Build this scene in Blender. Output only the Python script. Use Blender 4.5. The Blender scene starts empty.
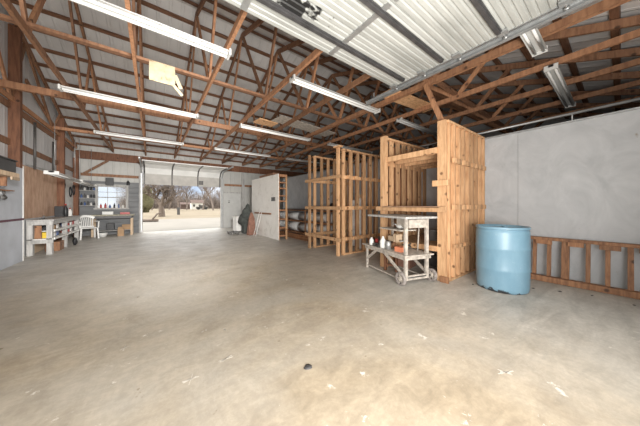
import bpy, math, random
from mathutils import Vector, Matrix
random.seed(7)
C = bpy.context.scene.collection
PI = math.pi

# ------------------------------------------------------------------ materials
def nt(name):
    m = bpy.data.materials.new(name); m.use_nodes = True
    n = m.node_tree.nodes; l = m.node_tree.links
    return m, n, l, n['Principled BSDF']

def ramp(n, stops):
    r = n.new('ShaderNodeValToRGB')
    e = r.color_ramp.elements
    while len(e) < len(stops): e.new(0.5)
    for i, (p, c) in enumerate(stops):
        e[i].position = p; e[i].color = (*c, 1) if len(c) == 3 else c
    return r

def noise(n, l, co, scale, detail=4, rough=0.55, vec=(1, 1, 1), dist=0.0):
    mp = n.new('ShaderNodeMapping'); mp.inputs['Scale'].default_value = vec
    l.new(co, mp.inputs['Vector'])
    t = n.new('ShaderNodeTexNoise'); t.inputs['Scale'].default_value = scale
    t.inputs['Detail'].default_value = detail; t.inputs['Roughness'].default_value = rough
    t.inputs['Distortion'].default_value = dist
    l.new(mp.outputs['Vector'], t.inputs['Vector'])
    return t.outputs['Fac']

def mix(n, l, fac, a, b, mode='MIX'):
    m = n.new('ShaderNodeMix'); m.data_type = 'RGBA'; m.blend_type = mode
    for s, v in ((m.inputs[0], fac), (m.inputs[6], a), (m.inputs[7], b)):
        if hasattr(v, 'default_value') or hasattr(v, 'links'): l.new(v, s)
        elif isinstance(v, (int, float)): s.default_value = v
        else: s.default_value = (*v, 1)
    return m.outputs[2]

def simple(name, col, rough=0.6, metal=0.0, var=0.12, scale=6.0, vary_obj=0.0):
    m, n, l, b = nt(name)
    tc = n.new('ShaderNodeTexCoord')
    f = noise(n, l, tc.outputs['Object'], scale)
    r = ramp(n, [(0.3, [max(0, c * (1 - var)) for c in col]), (0.7, [min(1, c * (1 + var)) for c in col])])
    l.new(f, r.inputs[0]); out = r.outputs[0]
    if vary_obj:
        oi = n.new('ShaderNodeObjectInfo')
        h = n.new('ShaderNodeHueSaturation')
        mr = n.new('ShaderNodeMapRange'); mr.inputs[3].default_value = 1 - vary_obj; mr.inputs[4].default_value = 1 + vary_obj
        l.new(oi.outputs['Random'], mr.inputs[0]); l.new(mr.outputs[0], h.inputs['Value']); l.new(out, h.inputs['Color'])
        out = h.outputs[0]
    l.new(out, b.inputs['Base Color'])
    b.inputs['Roughness'].default_value = rough; b.inputs['Metallic'].default_value = metal
    return m

def wood(name, light, dark, rough=0.7, knots=True, vary=0.22, vec=(7, 7, 1.0)):
    m, n, l, b = nt(name)
    tc = n.new('ShaderNodeTexCoord'); oi = n.new('ShaderNodeObjectInfo')
    add = n.new('ShaderNodeVectorMath'); add.operation = 'ADD'
    sc = n.new('ShaderNodeVectorMath'); sc.operation = 'SCALE'; sc.inputs['Scale'].default_value = 37.0
    cmb = n.new('ShaderNodeCombineXYZ')
    for i in range(3): l.new(oi.outputs['Random'], cmb.inputs[i])
    l.new(cmb.outputs[0], sc.inputs[0]); l.new(tc.outputs['Object'], add.inputs[0]); l.new(sc.outputs[0], add.inputs[1])
    co = add.outputs[0]
    f = noise(n, l, co, 3.0, 6, 0.6, vec, 0.4)
    r = ramp(n, [(0.28, dark), (0.62, light)]); l.new(f, r.inputs[0])
    out = r.outputs[0]
    if knots:
        v = n.new('ShaderNodeTexVoronoi'); v.inputs['Scale'].default_value = 4.5; l.new(co, v.inputs['Vector'])
        kr = ramp(n, [(0.09, (1, 1, 1)), (0.16, (0, 0, 0))]); l.new(v.outputs['Distance'], kr.inputs[0])
        out = mix(n, l, kr.outputs[0], out, [c * 0.45 for c in dark])
    h = n.new('ShaderNodeHueSaturation')
    mr = n.new('ShaderNodeMapRange'); mr.inputs[3].default_value = 1 - vary; mr.inputs[4].default_value = 1 + vary
    l.new(oi.outputs['Random'], mr.inputs[0]); l.new(mr.outputs[0], h.inputs['Value']); l.new(out, h.inputs['Color'])
    l.new(h.outputs[0], b.inputs['Base Color'])
    b.inputs['Roughness'].default_value = rough
    return m

M = {}
M['truss'] = wood('truss_lumber', (0.40, 0.205, 0.108), (0.22, 0.10, 0.052), vary=0.35)
M['truss_dark'] = wood('aged_truss_lumber', (0.30, 0.155, 0.085), (0.15, 0.07, 0.038), vary=0.2)
M['purlin'] = wood('purlin_lumber', (0.215, 0.108, 0.062), (0.11, 0.05, 0.026), knots=False, vec=(1, 7, 7))
M['stud'] = wood('rack_lumber', (0.66, 0.41, 0.225), (0.40, 0.205, 0.095), vary=0.3)
M['stud_dark'] = wood('dark_stud_lumber', (0.38, 0.19, 0.095), (0.15, 0.065, 0.032), vary=0.25)
M['post'] = wood('post_lumber', (0.20, 0.085, 0.042), (0.09, 0.035, 0.017), vary=0.1)
M['plybrown'] = wood('brown_plywood', (0.60, 0.40, 0.28), (0.36, 0.20, 0.12), knots=False, vary=0.02, vec=(2.2, 2.2, 0.7))
M['palewood'] = wood('pale_wood', (0.62, 0.48, 0.34), (0.42, 0.30, 0.19), knots=False)
M['tablewood'] = wood('olive_grey_wood', (0.34, 0.32, 0.25), (0.2, 0.185, 0.14), knots=False)
M['greywood'] = wood('grey_weathered_wood', (0.50, 0.49, 0.47), (0.27, 0.265, 0.255), knots=False, vary=0.1)
M['whitepaint'] = simple('white_paint', (0.72, 0.71, 0.68), 0.55, var=0.1, scale=12)
M['dirtywhite'] = simple('chipped_white_paint', (0.46, 0.415, 0.365), 0.6, var=0.35, scale=14)
M['fixture'] = simple('white_enamel', (0.62, 0.62, 0.60), 0.45, var=0.03)
M['plastic'] = simple('white_plastic', (0.74, 0.74, 0.72), 0.4, var=0.05)
M['steel'] = simple('galvanised_steel', (0.42, 0.43, 0.43), 0.45, 0.6, 0.15, 9)
M['darksteel'] = simple('dark_steel', (0.10, 0.095, 0.09), 0.5, 0.4, 0.3, 9)
M['strut'] = simple('grey_brown_steel', (0.085, 0.083, 0.085), 0.5, 0.3, 0.3, 7)
M['black'] = simple('black_plastic', (0.018, 0.018, 0.02), 0.45, 0, 0.3)
M['rubber'] = simple('worn_rubber', (0.28, 0.25, 0.235), 0.8, 0, 0.35, 20)
M['red'] = simple('red_plastic', (0.40, 0.035, 0.03), 0.4)
M['yellow'] = simple('yellow_plastic', (0.75, 0.52, 0.04), 0.5)
M['blue'] = simple('blue_plastic_small', (0.05, 0.10, 0.26), 0.4)
M['orange'] = simple('salmon_card', (0.75, 0.26, 0.14), 0.6)
M['brown'] = simple('brown_cloth', (0.20, 0.10, 0.07), 0.9, 0, 0.3, 10)
M['green'] = simple('dark_green_cloth', (0.05, 0.055, 0.05), 0.9, 0, 0.4, 9)
M['purple'] = simple('maroon_paint', (0.11, 0.03, 0.05), 0.6)
M['card'] = simple('tan_cardboard', (0.40, 0.26, 0.15), 0.8)
M['concrete_out'] = simple('pale_drive_concrete', (0.20, 0.187, 0.165), 0.9, 0, 0.08, 0.8)
M['bark'] = simple('tree_bark', (0.15, 0.12, 0.10), 0.95, 0, 0.2, 3)
M['twig'] = simple('distant_bark', (0.20, 0.165, 0.145), 0.95, 0, 0.15, 3)
M['evergreen'] = simple('evergreen_foliage', (0.10, 0.095, 0.05), 0.95, 0, 0.35, 6)
M['housewhite'] = simple('white_siding', (0.75, 0.75, 0.73), 0.7)
M['roofred'] = simple('reddish_shingles', (0.12, 0.085, 0.075), 0.9)
M['tube'] = None

def m_floor():
    m, n, l, b = nt('concrete_floor')
    tc = n.new('ShaderNodeTexCoord'); co = tc.outputs['Object']
    base = ramp(n, [(0.30, (0.33, 0.265, 0.185)), (0.52, (0.425, 0.36, 0.272)), (0.72, (0.52, 0.46, 0.37))])
    l.new(noise(n, l, co, 0.55, 8, 0.62, (1, 1, 1), 0.6), base.inputs[0])
    out = base.outputs[0]
    # trowel cloud
    r2 = ramp(n, [(0.35, (0.72, 0.72, 0.72)), (0.65, (1.14, 1.14, 1.14))])
    l.new(noise(n, l, co, 3.2, 8, 0.68, (1, 1.8, 1), 1.0), r2.inputs[0])
    out = mix(n, l, 0.75, out, r2.outputs[0], 'MULTIPLY')
    # grey areas by the white wall; far floor paler with light painted in
    r3 = ramp(n, [(0.42, (0, 0, 0)), (0.62, (1, 1, 1))])
    l.new(noise(n, l, co, 0.33, 5, 0.55, (1, 1, 1), 0.5), r3.inputs[0])
    out = mix(n, l, r3.outputs[0], out, (0.45, 0.42, 0.37))
    sx = n.new('ShaderNodeSeparateXYZ'); l.new(co, sx.inputs[0])
    mr = n.new('ShaderNodeMapRange'); mr.inputs[1].default_value = 4.0; mr.inputs[2].default_value = 8.0
    l.new(sx.outputs['Y'], mr.inputs[0])
    mrx = n.new('ShaderNodeMapRange'); mrx.inputs[1].default_value = 1.8; mrx.inputs[2].default_value = 3.6
    l.new(sx.outputs['X'], mrx.inputs[0])
    mx = n.new('ShaderNodeMath'); mx.operation = 'MAXIMUM'; l.new(mr.outputs[0], mx.inputs[0]); l.new(mrx.outputs[0], mx.inputs[1])
    grey = mix(n, l, 0.7, r2.outputs[0], (0.40, 0.385, 0.36), 'MIX')
    gr = ramp(n, [(0.3, (0.36, 0.345, 0.32)), (0.7, (0.68, 0.655, 0.61))])
    l.new(noise(n, l, co, 2.4, 7, 0.7, (0.6, 2.0, 1), 0.6), gr.inputs[0])
    mm = n.new('ShaderNodeMath'); mm.operation = 'MULTIPLY'; mm.inputs[1].default_value = 0.75; l.new(mx.outputs[0], mm.inputs[0])
    out = mix(n, l, mm.outputs[0], out, gr.outputs[0])
    r5 = ramp(n, [(0.36, (0.74, 0.73, 0.71)), (0.56, (1.04, 1.04, 1.04))])
    l.new(noise(n, l, co, 1.1, 9, 0.72, (1.6, .8, 1), 1.4), r5.inputs[0])
    out = mix(n, l, 0.45, out, r5.outputs[0], 'MULTIPLY')
    # fine speckle
    r4 = ramp(n, [(0.45, (0.88, 0.88, 0.88)), (0.58, (1.05, 1.05, 1.05))])
    l.new(noise(n, l, co, 22, 6, 0.75), r4.inputs[0])
    out = mix(n, l, 0.6, out, r4.outputs[0], 'MULTIPLY')
    # white paint splatter and scuffs
    sp = ramp(n, [(0.635, (0, 0, 0)), (0.675, (1, 1, 1))])
    l.new(noise(n, l, co, 5.5, 7, 0.72, (1, 1, 1), 0.2), sp.inputs[0])
    out = mix(n, l, sp.outputs[0], out, (0.66, 0.63, 0.57))
    # dark oily spots
    ds = ramp(n, [(0.27, (1, 1, 1)), (0.31, (0, 0, 0))])
    l.new(noise(n, l, co, 4.3, 5, 0.6), ds.inputs[0])
    out = mix(n, l, ds.outputs[0], out, (0.2, 0.16, 0.11))
    l.new(out, b.inputs['Base Color'])
    rr = ramp(n, [(0.3, (0.38,) * 3), (0.7, (0.62,) * 3)])
    l.new(noise(n, l, co, 2.0, 5), rr.inputs[0]); l.new(rr.outputs[0], b.inputs['Roughness'])
    bp = n.new('ShaderNodeBump'); bp.inputs['Strength'].default_value = 0.12; bp.inputs['Distance'].default_value = 0.02
    l.new(noise(n, l, co, 9, 8, 0.7), bp.inputs['Height']); l.new(bp.outputs[0], b.inputs['Normal'])
    return m
M['floor'] = m_floor()

def m_whitewall():
    m, n, l, b = nt('whitewashed_plywood')
    tc = n.new('ShaderNodeTexCoord'); co = tc.outputs['Object']
    r = ramp(n, [(0.3, (0.42, 0.435, 0.45)), (0.7, (0.58, 0.59, 0.605))])
    l.new(noise(n, l, co, 1.6, 8, 0.65, (1, 1, 0.6), 2.2), r.inputs[0]); out = r.outputs[0]
    s = ramp(n, [(0.29, (1, 1, 1)), (0.33, (0, 0, 0))])
    l.new(noise(n, l, co, 3.1, 5, 0.6), s.inputs[0]); out = mix(n, l, s.outputs[0], out, (0.33, 0.29, 0.25))
    l.new(out, b.inputs['Base Color']); b.inputs['Roughness'].default_value = 0.65
    return m
M['whitewall'] = m_whitewall()

def m_panelwhite():
    m, n, l, b = nt('stained_white_plywood')
    tc = n.new('ShaderNodeTexCoord'); co = tc.outputs['Object']
    r = ramp(n, [(0.30, (0.50, 0.465, 0.42)), (0.42, (0.72, 0.70, 0.66)), (0.7, (0.80, 0.78, 0.74))])
    l.new(noise(n, l, co, 2.6, 8, 0.7, (1, 1, 1), 0.5), r.inputs[0])
    l.new(r.outputs[0], b.inputs['Base Color']); b.inputs['Roughness'].default_value = 0.7
    return m
M['panelwhite'] = m_panelwhite()

def m_metal(name, c1, c2, axis, period, rough=0.5, depth=0.6, metal=0.0):
    """ribbed sheet metal: ribs repeat along the given axis"""
    m, n, l, b = nt(name)
    tc = n.new('ShaderNodeTexCoord'); co = tc.outputs['Object']
    r = ramp(n, [(0.3, c1), (0.7, c2)])
    l.new(noise(n, l, co, 1.1, 6, 0.6), r.inputs[0]); l.new(r.outputs[0], b.inputs['Base Color'])
    w = n.new('ShaderNodeTexWave'); w.wave_type = 'BANDS'; w.bands_direction = axis; w.wave_profile = 'SIN'
    w.inputs['Scale'].default_value = (2 * PI / 20) / period
    l.new(co, w.inputs['Vector'])
    wr = ramp(n, [(0.75, (0, 0, 0)), (0.9, (1, 1, 1))]); l.new(w.outputs['Fac'], wr.inputs[0])
    bp = n.new('ShaderNodeBump'); bp.inputs['Strength'].default_value = depth; bp.inputs['Distance'].default_value = 0.02
    l.new(wr.outputs[0], bp.inputs['Height']); l.new(bp.outputs[0], b.inputs['Normal'])
    b.inputs['Roughness'].default_value = rough; b.inputs['Metallic'].default_value = metal
    return m
M['roof'] = m_metal('roof_sheet', (0.66, 0.655, 0.65), (0.78, 0.775, 0.765), 'X', 0.25)
M['siding'] = m_metal('wall_siding', (0.55, 0.56, 0.57), (0.68, 0.685, 0.69), 'Y', 0.25)
M['siding_x'] = m_metal('end_wall_siding', (0.40, 0.40, 0.38), (0.52, 0.51, 0.48), 'X', 0.25)
M['darksiding'] = m_metal('grey_board_lining', (0.10, 0.105, 0.11), (0.165, 0.17, 0.175), 'Z', 0.22)
M['greylining'] = simple('grey_lining_board', (0.50, 0.53, 0.58), 0.6, 0, 0.14, 2.0)

def m_door():
    m, n, l, b = nt('sooty_white_steel')
    tc = n.new('ShaderNodeTexCoord'); co = tc.outputs['Object']
    r = ramp(n, [(0.35, (0.36, 0.37, 0.35)), (0.6, (0.50, 0.51, 0.485))])
    l.new(noise(n, l, co, 3.0, 6, 0.6, (0.3, 2, 1)), r.inputs[0])
    # black soot stains, densest over one small patch of the panel
    geo = n.new('ShaderNodeNewGeometry')
    dist = n.new('ShaderNodeVectorMath'); dist.operation = 'DISTANCE'
    mp = n.new('ShaderNodeMapping'); mp.inputs['Scale'].default_value = (.8, 2.6, 0)
    l.new(geo.outputs['Position'], mp.inputs['Vector']); l.new(mp.outputs[0], dist.inputs[0])
    dist.inputs[1].default_value = (1.25 * .8, 2.15 * 2.6, 0)
    f = noise(n, l, geo.outputs['Position'], 7, 3, 0.5)
    mr = n.new('ShaderNodeMapRange'); mr.inputs[1].default_value = 0.1; mr.inputs[2].default_value = 0.75
    mr.inputs[3].default_value = 0.22; mr.inputs[4].default_value = -0.22
    l.new(dist.outputs['Value'], mr.inputs[0])
    ad = n.new('ShaderNodeMath'); ad.operation = 'ADD'; l.new(f, ad.inputs[0]); l.new(mr.outputs[0], ad.inputs[1])
    sr = ramp(n, [(0.57, (0, 0, 0)), (0.64, (1, 1, 1))]); l.new(ad.outputs[0], sr.inputs[0])
    out = mix(n, l, sr.outputs[0], r.outputs[0], (0.02, 0.02, 0.02))
    l.new(out, b.inputs['Base Color']); b.inputs['Roughness'].default_value = 0.45
    return m
M['doorsteel'] = m_door()
M['shadeddoor'] = simple('shaded_white_steel', (0.46, 0.44, 0.41), 0.6, 0, 0.12, 4)  # hanging panel of the white far door, its shade put into the colour
M['fardoor'] = simple('lit_white_steel', (0.80, 0.80, 0.78), 0.5, 0, 0.08, 2)  # upper panels of the same door, whitened as if lit

def m_drum():
    m, n, l, b = nt('blue_drum_plastic')
    tc = n.new('ShaderNodeTexCoord'); co = tc.outputs['Object']
    r = ramp(n, [(0.3, (0.15, 0.285, 0.385)), (0.7, (0.225, 0.37, 0.475))])
    l.new(noise(n, l, co, 3.0, 6, 0.65, (1, 1, 0.4)), r.inputs[0])
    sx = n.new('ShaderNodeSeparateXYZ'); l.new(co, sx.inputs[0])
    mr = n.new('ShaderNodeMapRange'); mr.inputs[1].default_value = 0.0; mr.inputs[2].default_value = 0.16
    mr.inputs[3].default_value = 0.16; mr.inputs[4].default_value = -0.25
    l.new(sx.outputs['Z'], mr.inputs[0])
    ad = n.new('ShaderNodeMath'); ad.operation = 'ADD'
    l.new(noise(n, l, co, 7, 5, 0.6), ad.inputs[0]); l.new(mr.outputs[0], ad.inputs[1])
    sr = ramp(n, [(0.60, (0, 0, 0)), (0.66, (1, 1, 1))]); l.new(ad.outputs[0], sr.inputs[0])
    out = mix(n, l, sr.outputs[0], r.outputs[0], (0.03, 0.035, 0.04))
    # dusty scuffs
    sc = ramp(n, [(0.62, (0, 0, 0)), (0.75, (1, 1, 1))]); l.new(noise(n, l, co, 12, 6, 0.7), sc.inputs[0])
    s2 = n.new('ShaderNodeMath'); s2.operation = 'MULTIPLY'; s2.inputs[1].default_value = 0.35; l.new(sc.outputs[0], s2.inputs[0])
    out = mix(n, l, s2.outputs[0], out, (0.55, 0.62, 0.66))
    l.new(out, b.inputs['Base Color']); b.inputs['Roughness'].default_value = 0.38
    return m
M['drum'] = m_drum()

def m_emit():
    m, n, l, b = nt('faint_glow_tube')
    b.inputs['Base Color'].default_value = (0.9, 0.9, 0.88, 1)
    b.inputs['Emission Color'].default_value = (1.0, 0.96, 0.90, 1)
    b.inputs['Emission Strength'].default_value = TUBE
    return m
TUBE = 0.05  # strip lights are off; faint glow added to whiten their tubes
M['tube'] = m_emit()

def m_glass():
    m, n, l, b = nt('window_glass')
    b.inputs['Base Color'].default_value = (0.95, 0.97, 0.97, 1)
    b.inputs['Transmission Weight'].default_value = 1.0
    b.inputs['Roughness'].default_value = 0.25; b.inputs['IOR'].default_value = 1.05
    return m
M['glass'] = m_glass()

def m_insul():
    m, n, l, b = nt('foil_and_plastic_wrap')
    tc = n.new('ShaderNodeTexCoord'); co = tc.outputs['Object']
    r = ramp(n, [(0.35, (0.60, 0.61, 0.61)), (0.55, (0.85, 0.85, 0.84))])
    l.new(noise(n, l, co, 5, 6, 0.6), r.inputs[0]); l.new(r.outputs[0], b.inputs['Base Color']); b.inputs['Roughness'].default_value = 0.35
    return m
M['foil'] = m_insul()

def m_grass():
    m, n, l, b = nt('dry_field')
    tc = n.new('ShaderNodeTexCoord'); co = tc.outputs['Object']
    r = ramp(n, [(0.3, (0.15, 0.12, 0.075)), (0.55, (0.20, 0.165, 0.115)), (0.75, (0.16, 0.145, 0.085))])
    l.new(noise(n, l, co, 0.25, 8, 0.7), r.inputs[0]); l.new(r.outputs[0], b.inputs['Base Color']); b.inputs['Roughness'].default_value = 0.95
    return m
M['grass'] = m_grass()

def m_board():
    m, n, l, b = nt('smudged_cream_board')
    tc = n.new('ShaderNodeTexCoord'); co = tc.outputs['Object']
    r = ramp(n, [(0.3, (0.20, 0.14, 0.08)), (0.42, (0.42, 0.34, 0.22)), (0.62, (0.48, 0.40, 0.27))])
    l.new(noise(n, l, co, 9, 4, 0.6), r.inputs[0]); l.new(r.outputs[0], b.inputs['Base Color']); b.inputs['Roughness'].default_value = 0.8
    return m
M['board'] = m_board()
M['scrape'] = simple('pale_scrape', (0.60, 0.56, 0.50), .8)

# ------------------------------------------------------------------ mesh helper
class MB:
    def __init__(s): s.v = []; s.f = []; s.smooth = []
    def _add(s, vs, fs, sm=False):
        o = len(s.v); s.v += [tuple(v) for v in vs]
        for f in fs: s.f.append([i + o for i in f]); s.smooth.append(sm)
        return s
    def box(s, x0, x1, y0, y1, z0, z1):
        vs = [(x, y, z) for z in (z0, z1) for y in (y0, y1) for x in (x0, x1)]
        return s._add(vs, [(0, 2, 3, 1), (4, 5, 7, 6), (0, 1, 5, 4), (2, 6, 7, 3), (0, 4, 6, 2), (1, 3, 7, 5)])
    def beam(s, a, b, w, h, up=(0, 0, 1)):
        """rectangular bar a->b, w across, h along 'up'"""
        a = Vector(a); b = Vector(b); d = (b - a).normalized(); u = Vector(up)
        if abs(d.dot(u)) > 0.99: u = Vector((0, 1, 0))
        r = d.cross(u).normalized(); u = r.cross(d).normalized()
        r = r * w / 2; u = u * h / 2
        vs = [a - r - u, a + r - u, a + r + u, a - r + u, b - r - u, b + r - u, b + r + u, b - r + u]
        return s._add(vs, [(0, 3, 2, 1), (4, 5, 6, 7), (0, 1, 5, 4), (1, 2, 6, 5), (2, 3, 7, 6), (3, 0, 4, 7)])
    def tube(s, pts, r, n=8, cap=True):
        pts = [Vector(p) for p in pts]; rs = r if isinstance(r, (list, tuple)) else [r] * len(pts)
        vs = []; prev = None
        for i, p in enumerate(pts):
            d = (pts[min(i + 1, len(pts) - 1)] - pts[max(i - 1, 0)]).normalized()
            u = Vector((0, 0, 1)) if abs(d.z) < 0.9 else Vector((1, 0, 0))
            if prev is not None: u = prev
            a = (u - d * u.dot(d)).normalized(); b = d.cross(a); prev = a
            for k in range(n):
                t = 2 * PI * k / n; vs.append(p + (a * math.cos(t) + b * math.sin(t)) * rs[i])
        fs = [(i * n + k, i * n + (k + 1) % n, (i + 1) * n + (k + 1) % n, (i + 1) * n + k) for i in range(len(pts) - 1) for k in range(n)]
        if cap: fs += [tuple(range(n - 1, -1, -1)), tuple(range((len(pts) - 1) * n, len(pts) * n))]
        return s._add(vs, fs, True)
    def lathe(s, prof, n=20, c=(0, 0, 0)):
        vs = [(c[0] + r * math.cos(2 * PI * k / n), c[1] + r * math.sin(2 * PI * k / n), c[2] + z) for r, z in prof for k in range(n)]
        fs = [(i * n + k, i * n + (k + 1) % n, (i + 1) * n + (k + 1) % n, (i + 1) * n + k) for i in range(len(prof) - 1) for k in range(n)]
        fs += [tuple(range(n - 1, -1, -1)), tuple(range((len(prof) - 1) * n, len(prof) * n))]
        return s._add(vs, fs, True)
    def blob(s, c, r, seed=0, amp=0.25, nu=14, nv=9):
        rnd = random.Random(seed); ph = [rnd.uniform(0, 6) for _ in range(6)]
        vs = []
        for j in range(nv + 1):
            t = PI * j / nv
            for i in range(nu):
                p = 2 * PI * i / nu
                k = 1 + amp * (math.sin(3 * p + ph[0] + 2 * t) * 0.5 + math.sin(5 * t + ph[1] + p) * 0.4 + math.sin(7 * p + ph[2]) * 0.2 * math.sin(t))
                vs.append((c[0] + r[0] * k * math.sin(t) * math.cos(p), c[1] + r[1] * k * math.sin(t) * math.sin(p), c[2] + r[2] * k * math.cos(t)))
        fs = [(j * nu + i, (j + 1) * nu + i, (j + 1) * nu + (i + 1) % nu, j * nu + (i + 1) % nu) for j in range(nv) for i in range(nu)]
        return s._add(vs, fs, True)
    def wheel(s, c, axis, R, w, n=24, hub=True, rin=None):
        a = Vector(axis).normalized(); u = Vector((0, 0, 1)); r_ = a.cross(u).normalized(); c = Vector(c)
        rin = rin if rin is not None else R * 0.72
        vs = []
        for rr, off in ((rin, -w / 2), (R, -w / 2), (R, w / 2), (rin, w / 2)):
            for k in range(n):
                t = 2 * PI * k / n; vs.append(c + a * off + (u * math.cos(t) + r_ * math.sin(t)) * rr)
        fs = []
        for j in range(4):
            j2 = (j + 1) % 4
            for k in range(n): fs.append((j * n + k, j * n + (k + 1) % n, j2 * n + (k + 1) % n, j2 * n + k))
        return s._add(vs, fs, False)
    def build(s, name, mat, parent=None, bevel=0.0, loc=None):
        me = bpy.data.meshes.new(name); me.from_pydata(s.v, [], s.f)
        me.polygons.foreach_set('use_smooth', s.smooth); me.update()
        me.materials.append(M[mat] if isinstance(mat, str) else mat)
        o = bpy.data.objects.new(name, me); C.objects.link(o)
        if parent: o.parent = parent
        if loc: o.location = loc
        if bevel:
            b = o.modifiers.new('bevel', 'BEVEL'); b.width = bevel; b.segments = 2; b.limit_method = 'ANGLE'
        return o

def tag(o, label, cat, group=None):
    o['label'] = label; o['category'] = cat
    if group: o['group'] = group
    return o
def thing(name, label, cat, loc=(0, 0, 0), rz=0.0, group=None):
    o = bpy.data.objects.new(name, None); C.objects.link(o); o.empty_display_size = 0.1
    o.location = loc; o.rotation_euler = (0, 0, rz)
    return tag(o, label, cat, group)
def struct(name, mb, mat):
    o = mb.build(name, mat); o['kind'] = 'structure'; return o
def copy_tree(o, parent=None):
    c = o.copy(); C.objects.link(c)
    if parent: c.parent = parent
    for ch in list(o.children): copy_tree(ch, c)
    return c
def one(name, mb, mat, label, cat, loc=(0, 0, 0), rz=0, group=None, bevel=0):
    o = mb.build(name, mat, bevel=bevel); o.location = loc; o.rotation_euler = (0, 0, rz)
    return tag(o, label, cat, group)

ORD = ['first', 'second', 'third', 'fourth', 'fifth', 'sixth', 'seventh', 'eighth', 'ninth', 'tenth', 'eleventh', 'twelfth', 'thirteenth', 'fourteenth']

# ------------------------------------------------------------------ dimensions
XL, XE = -2.6, 12.0          # left wall, far right end of the shed
YS, YN = -0.7, 13.6          # near wall (camera stands in its doorway), far wall
HE, YR, HR = 3.68, 6.5, 6.12 # eave height, ridge line, top chord height at ridge
SL = (HR - HE) / (YN - YR)
def top(y): return HR - abs(y - YR) * SL   # centre of top chord
OUT = -0.01

# ------------------------------------------------------------------ shell
struct('floor', MB().box(XL, XE, YS - 2.4, YN + 0.1, -0.2, 0), 'floor')
# left gable wall
w = MB()
w._add([(XL, YS, 0), (XL, YN, 0), (XL, YN, HE + 0.25), (XL, YR, HR + 0.3), (XL, YS, HE + 0.25),
        (XL - .06, YS, 0), (XL - .06, YN, 0), (XL - .06, YN, HE + 0.25), (XL - .06, YR, HR + 0.3), (XL - .06, YS, HE + 0.25)],
       [(0, 1, 2, 3, 4), (9, 8, 7, 6, 5), (0, 5, 6, 1), (1, 6, 7, 2), (2, 7, 8, 3), (3, 8, 9, 4), (4, 9, 5, 0)])
struct('wall_left', w, 'siding')
w = MB()
w._add([(XE, YS, 0), (XE, YN, 0), (XE, YN, HE + 0.25), (XE, YR, HR + 0.3), (XE, YS, HE + 0.25),
        (XE + .06, YS, 0), (XE + .06, YN, 0), (XE + .06, YN, HE + 0.25), (XE + .06, YR, HR + 0.3), (XE + .06, YS, HE + 0.25)],
       [(4, 3, 2, 1, 0), (5, 6, 7, 8, 9), (0, 1, 6, 5), (1, 2, 7, 6), (2, 3, 8, 7), (3, 4, 9, 8), (4, 0, 5, 9)])
struct('wall_right_end', w, 'siding')
# far wall with overhead doorway, window
DX0, DX1, DZ = -0.36, 3.12, 3.25
WX0, WX1, WZ0, WZ1 = -1.88, -0.96, 1.17, 2.10
w = MB()
for x0, x1, z0, z1 in ((XL, WX0, 0, HE + .25), (WX0, WX1, 0, WZ0), (WX0, WX1, WZ1, HE + .25), (WX1, DX0, 0, HE + .25),
                       (DX0, DX1, DZ, HE + .25), (DX1, XE, 0, HE + .25)):
    w.box(x0, x1, YN, YN + .08, z0, z1)
struct('wall_far', w, 'siding_x')
# lower grey lining on the far wall
w = MB()
for x0, x1, z0, z1 in ((XL, WX0 - .06, 0, 2.34), (WX0 - .06, WX1 + .06, 0, WZ0 - .05), (WX0 - .06, WX1 + .06, WZ1 + .12, 2.34), (WX1 + .06, DX0 - .1, 0, 2.34)):
    w.box(x0, x1, YN - .04, YN, z0, z1)
struct('wall_far_lining', w, 'darksiding')
# near wall, open to the daylight through its overhead doorway
NX0, NX1, NZ = -1.25, 3.68, 3.3
w = MB()
for x0, x1, z0, z1 in ((XL, NX0, 0, HE + .25), (NX0, NX1, NZ, HE + .25), (NX1, XE, 0, HE + .25)):
    w.box(x0, x1, YS - .08, YS, z0, z1)
struct('wall_near', w, 'siding_x')
# roof sheets = ceiling
def zr(y): return top(y) + 0.18
w = MB()
e = 0.35
vs = [(XL - .3, YS - e, zr(YS - e)), (XE + .3, YS - e, zr(YS - e)), (XE + .3, YR, zr(YR)), (XL - .3, YR, zr(YR)), (XE + .3, YN + e, zr(YN + e)), (XL - .3, YN + e, zr(YN + e))]
vs += [(x, y, z + .03) for x, y, z in vs]
w._add(vs, [(0, 1, 2, 3), (3, 2, 4, 5), (9, 8, 7, 6), (11, 10, 8, 9), (0, 6, 7, 1), (5, 4, 10, 11), (1, 7, 8, 2), (2, 8, 10, 4), (0, 3, 9, 6), (3, 5, 11, 9)])
struct('ceiling', w, 'roof')
# whitewashed plywood wall on the right
w = MB()
for y0, y1 in ((-0.66, 1.2), (1.205, 3.6), (3.605, 6.0), (6.005, 8.4), (8.405, 11.0)):
    w.box(5.70, 5.72, y0, y1, 0, 2.70)
w.box(5.72, 5.81, -0.66, 11.0, 0, 2.68)
struct('wall_right', w, 'whitewall')
struct('trim_1', MB().box(5.66, 5.82, -0.66, 11.0, 2.70, 2.725), 'steel')
# grey lining low on the left wall nearest to the camera, white corner strip
struct('wall_left_lining', MB().box(XL, XL + .19, 5.0, 8.36, 0, 2.15), 'greylining')
struct('trim_2', MB().box(XL + .19, XL + .2, 8.33, 8.37, 0, 2.2), 'whitepaint')

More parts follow.
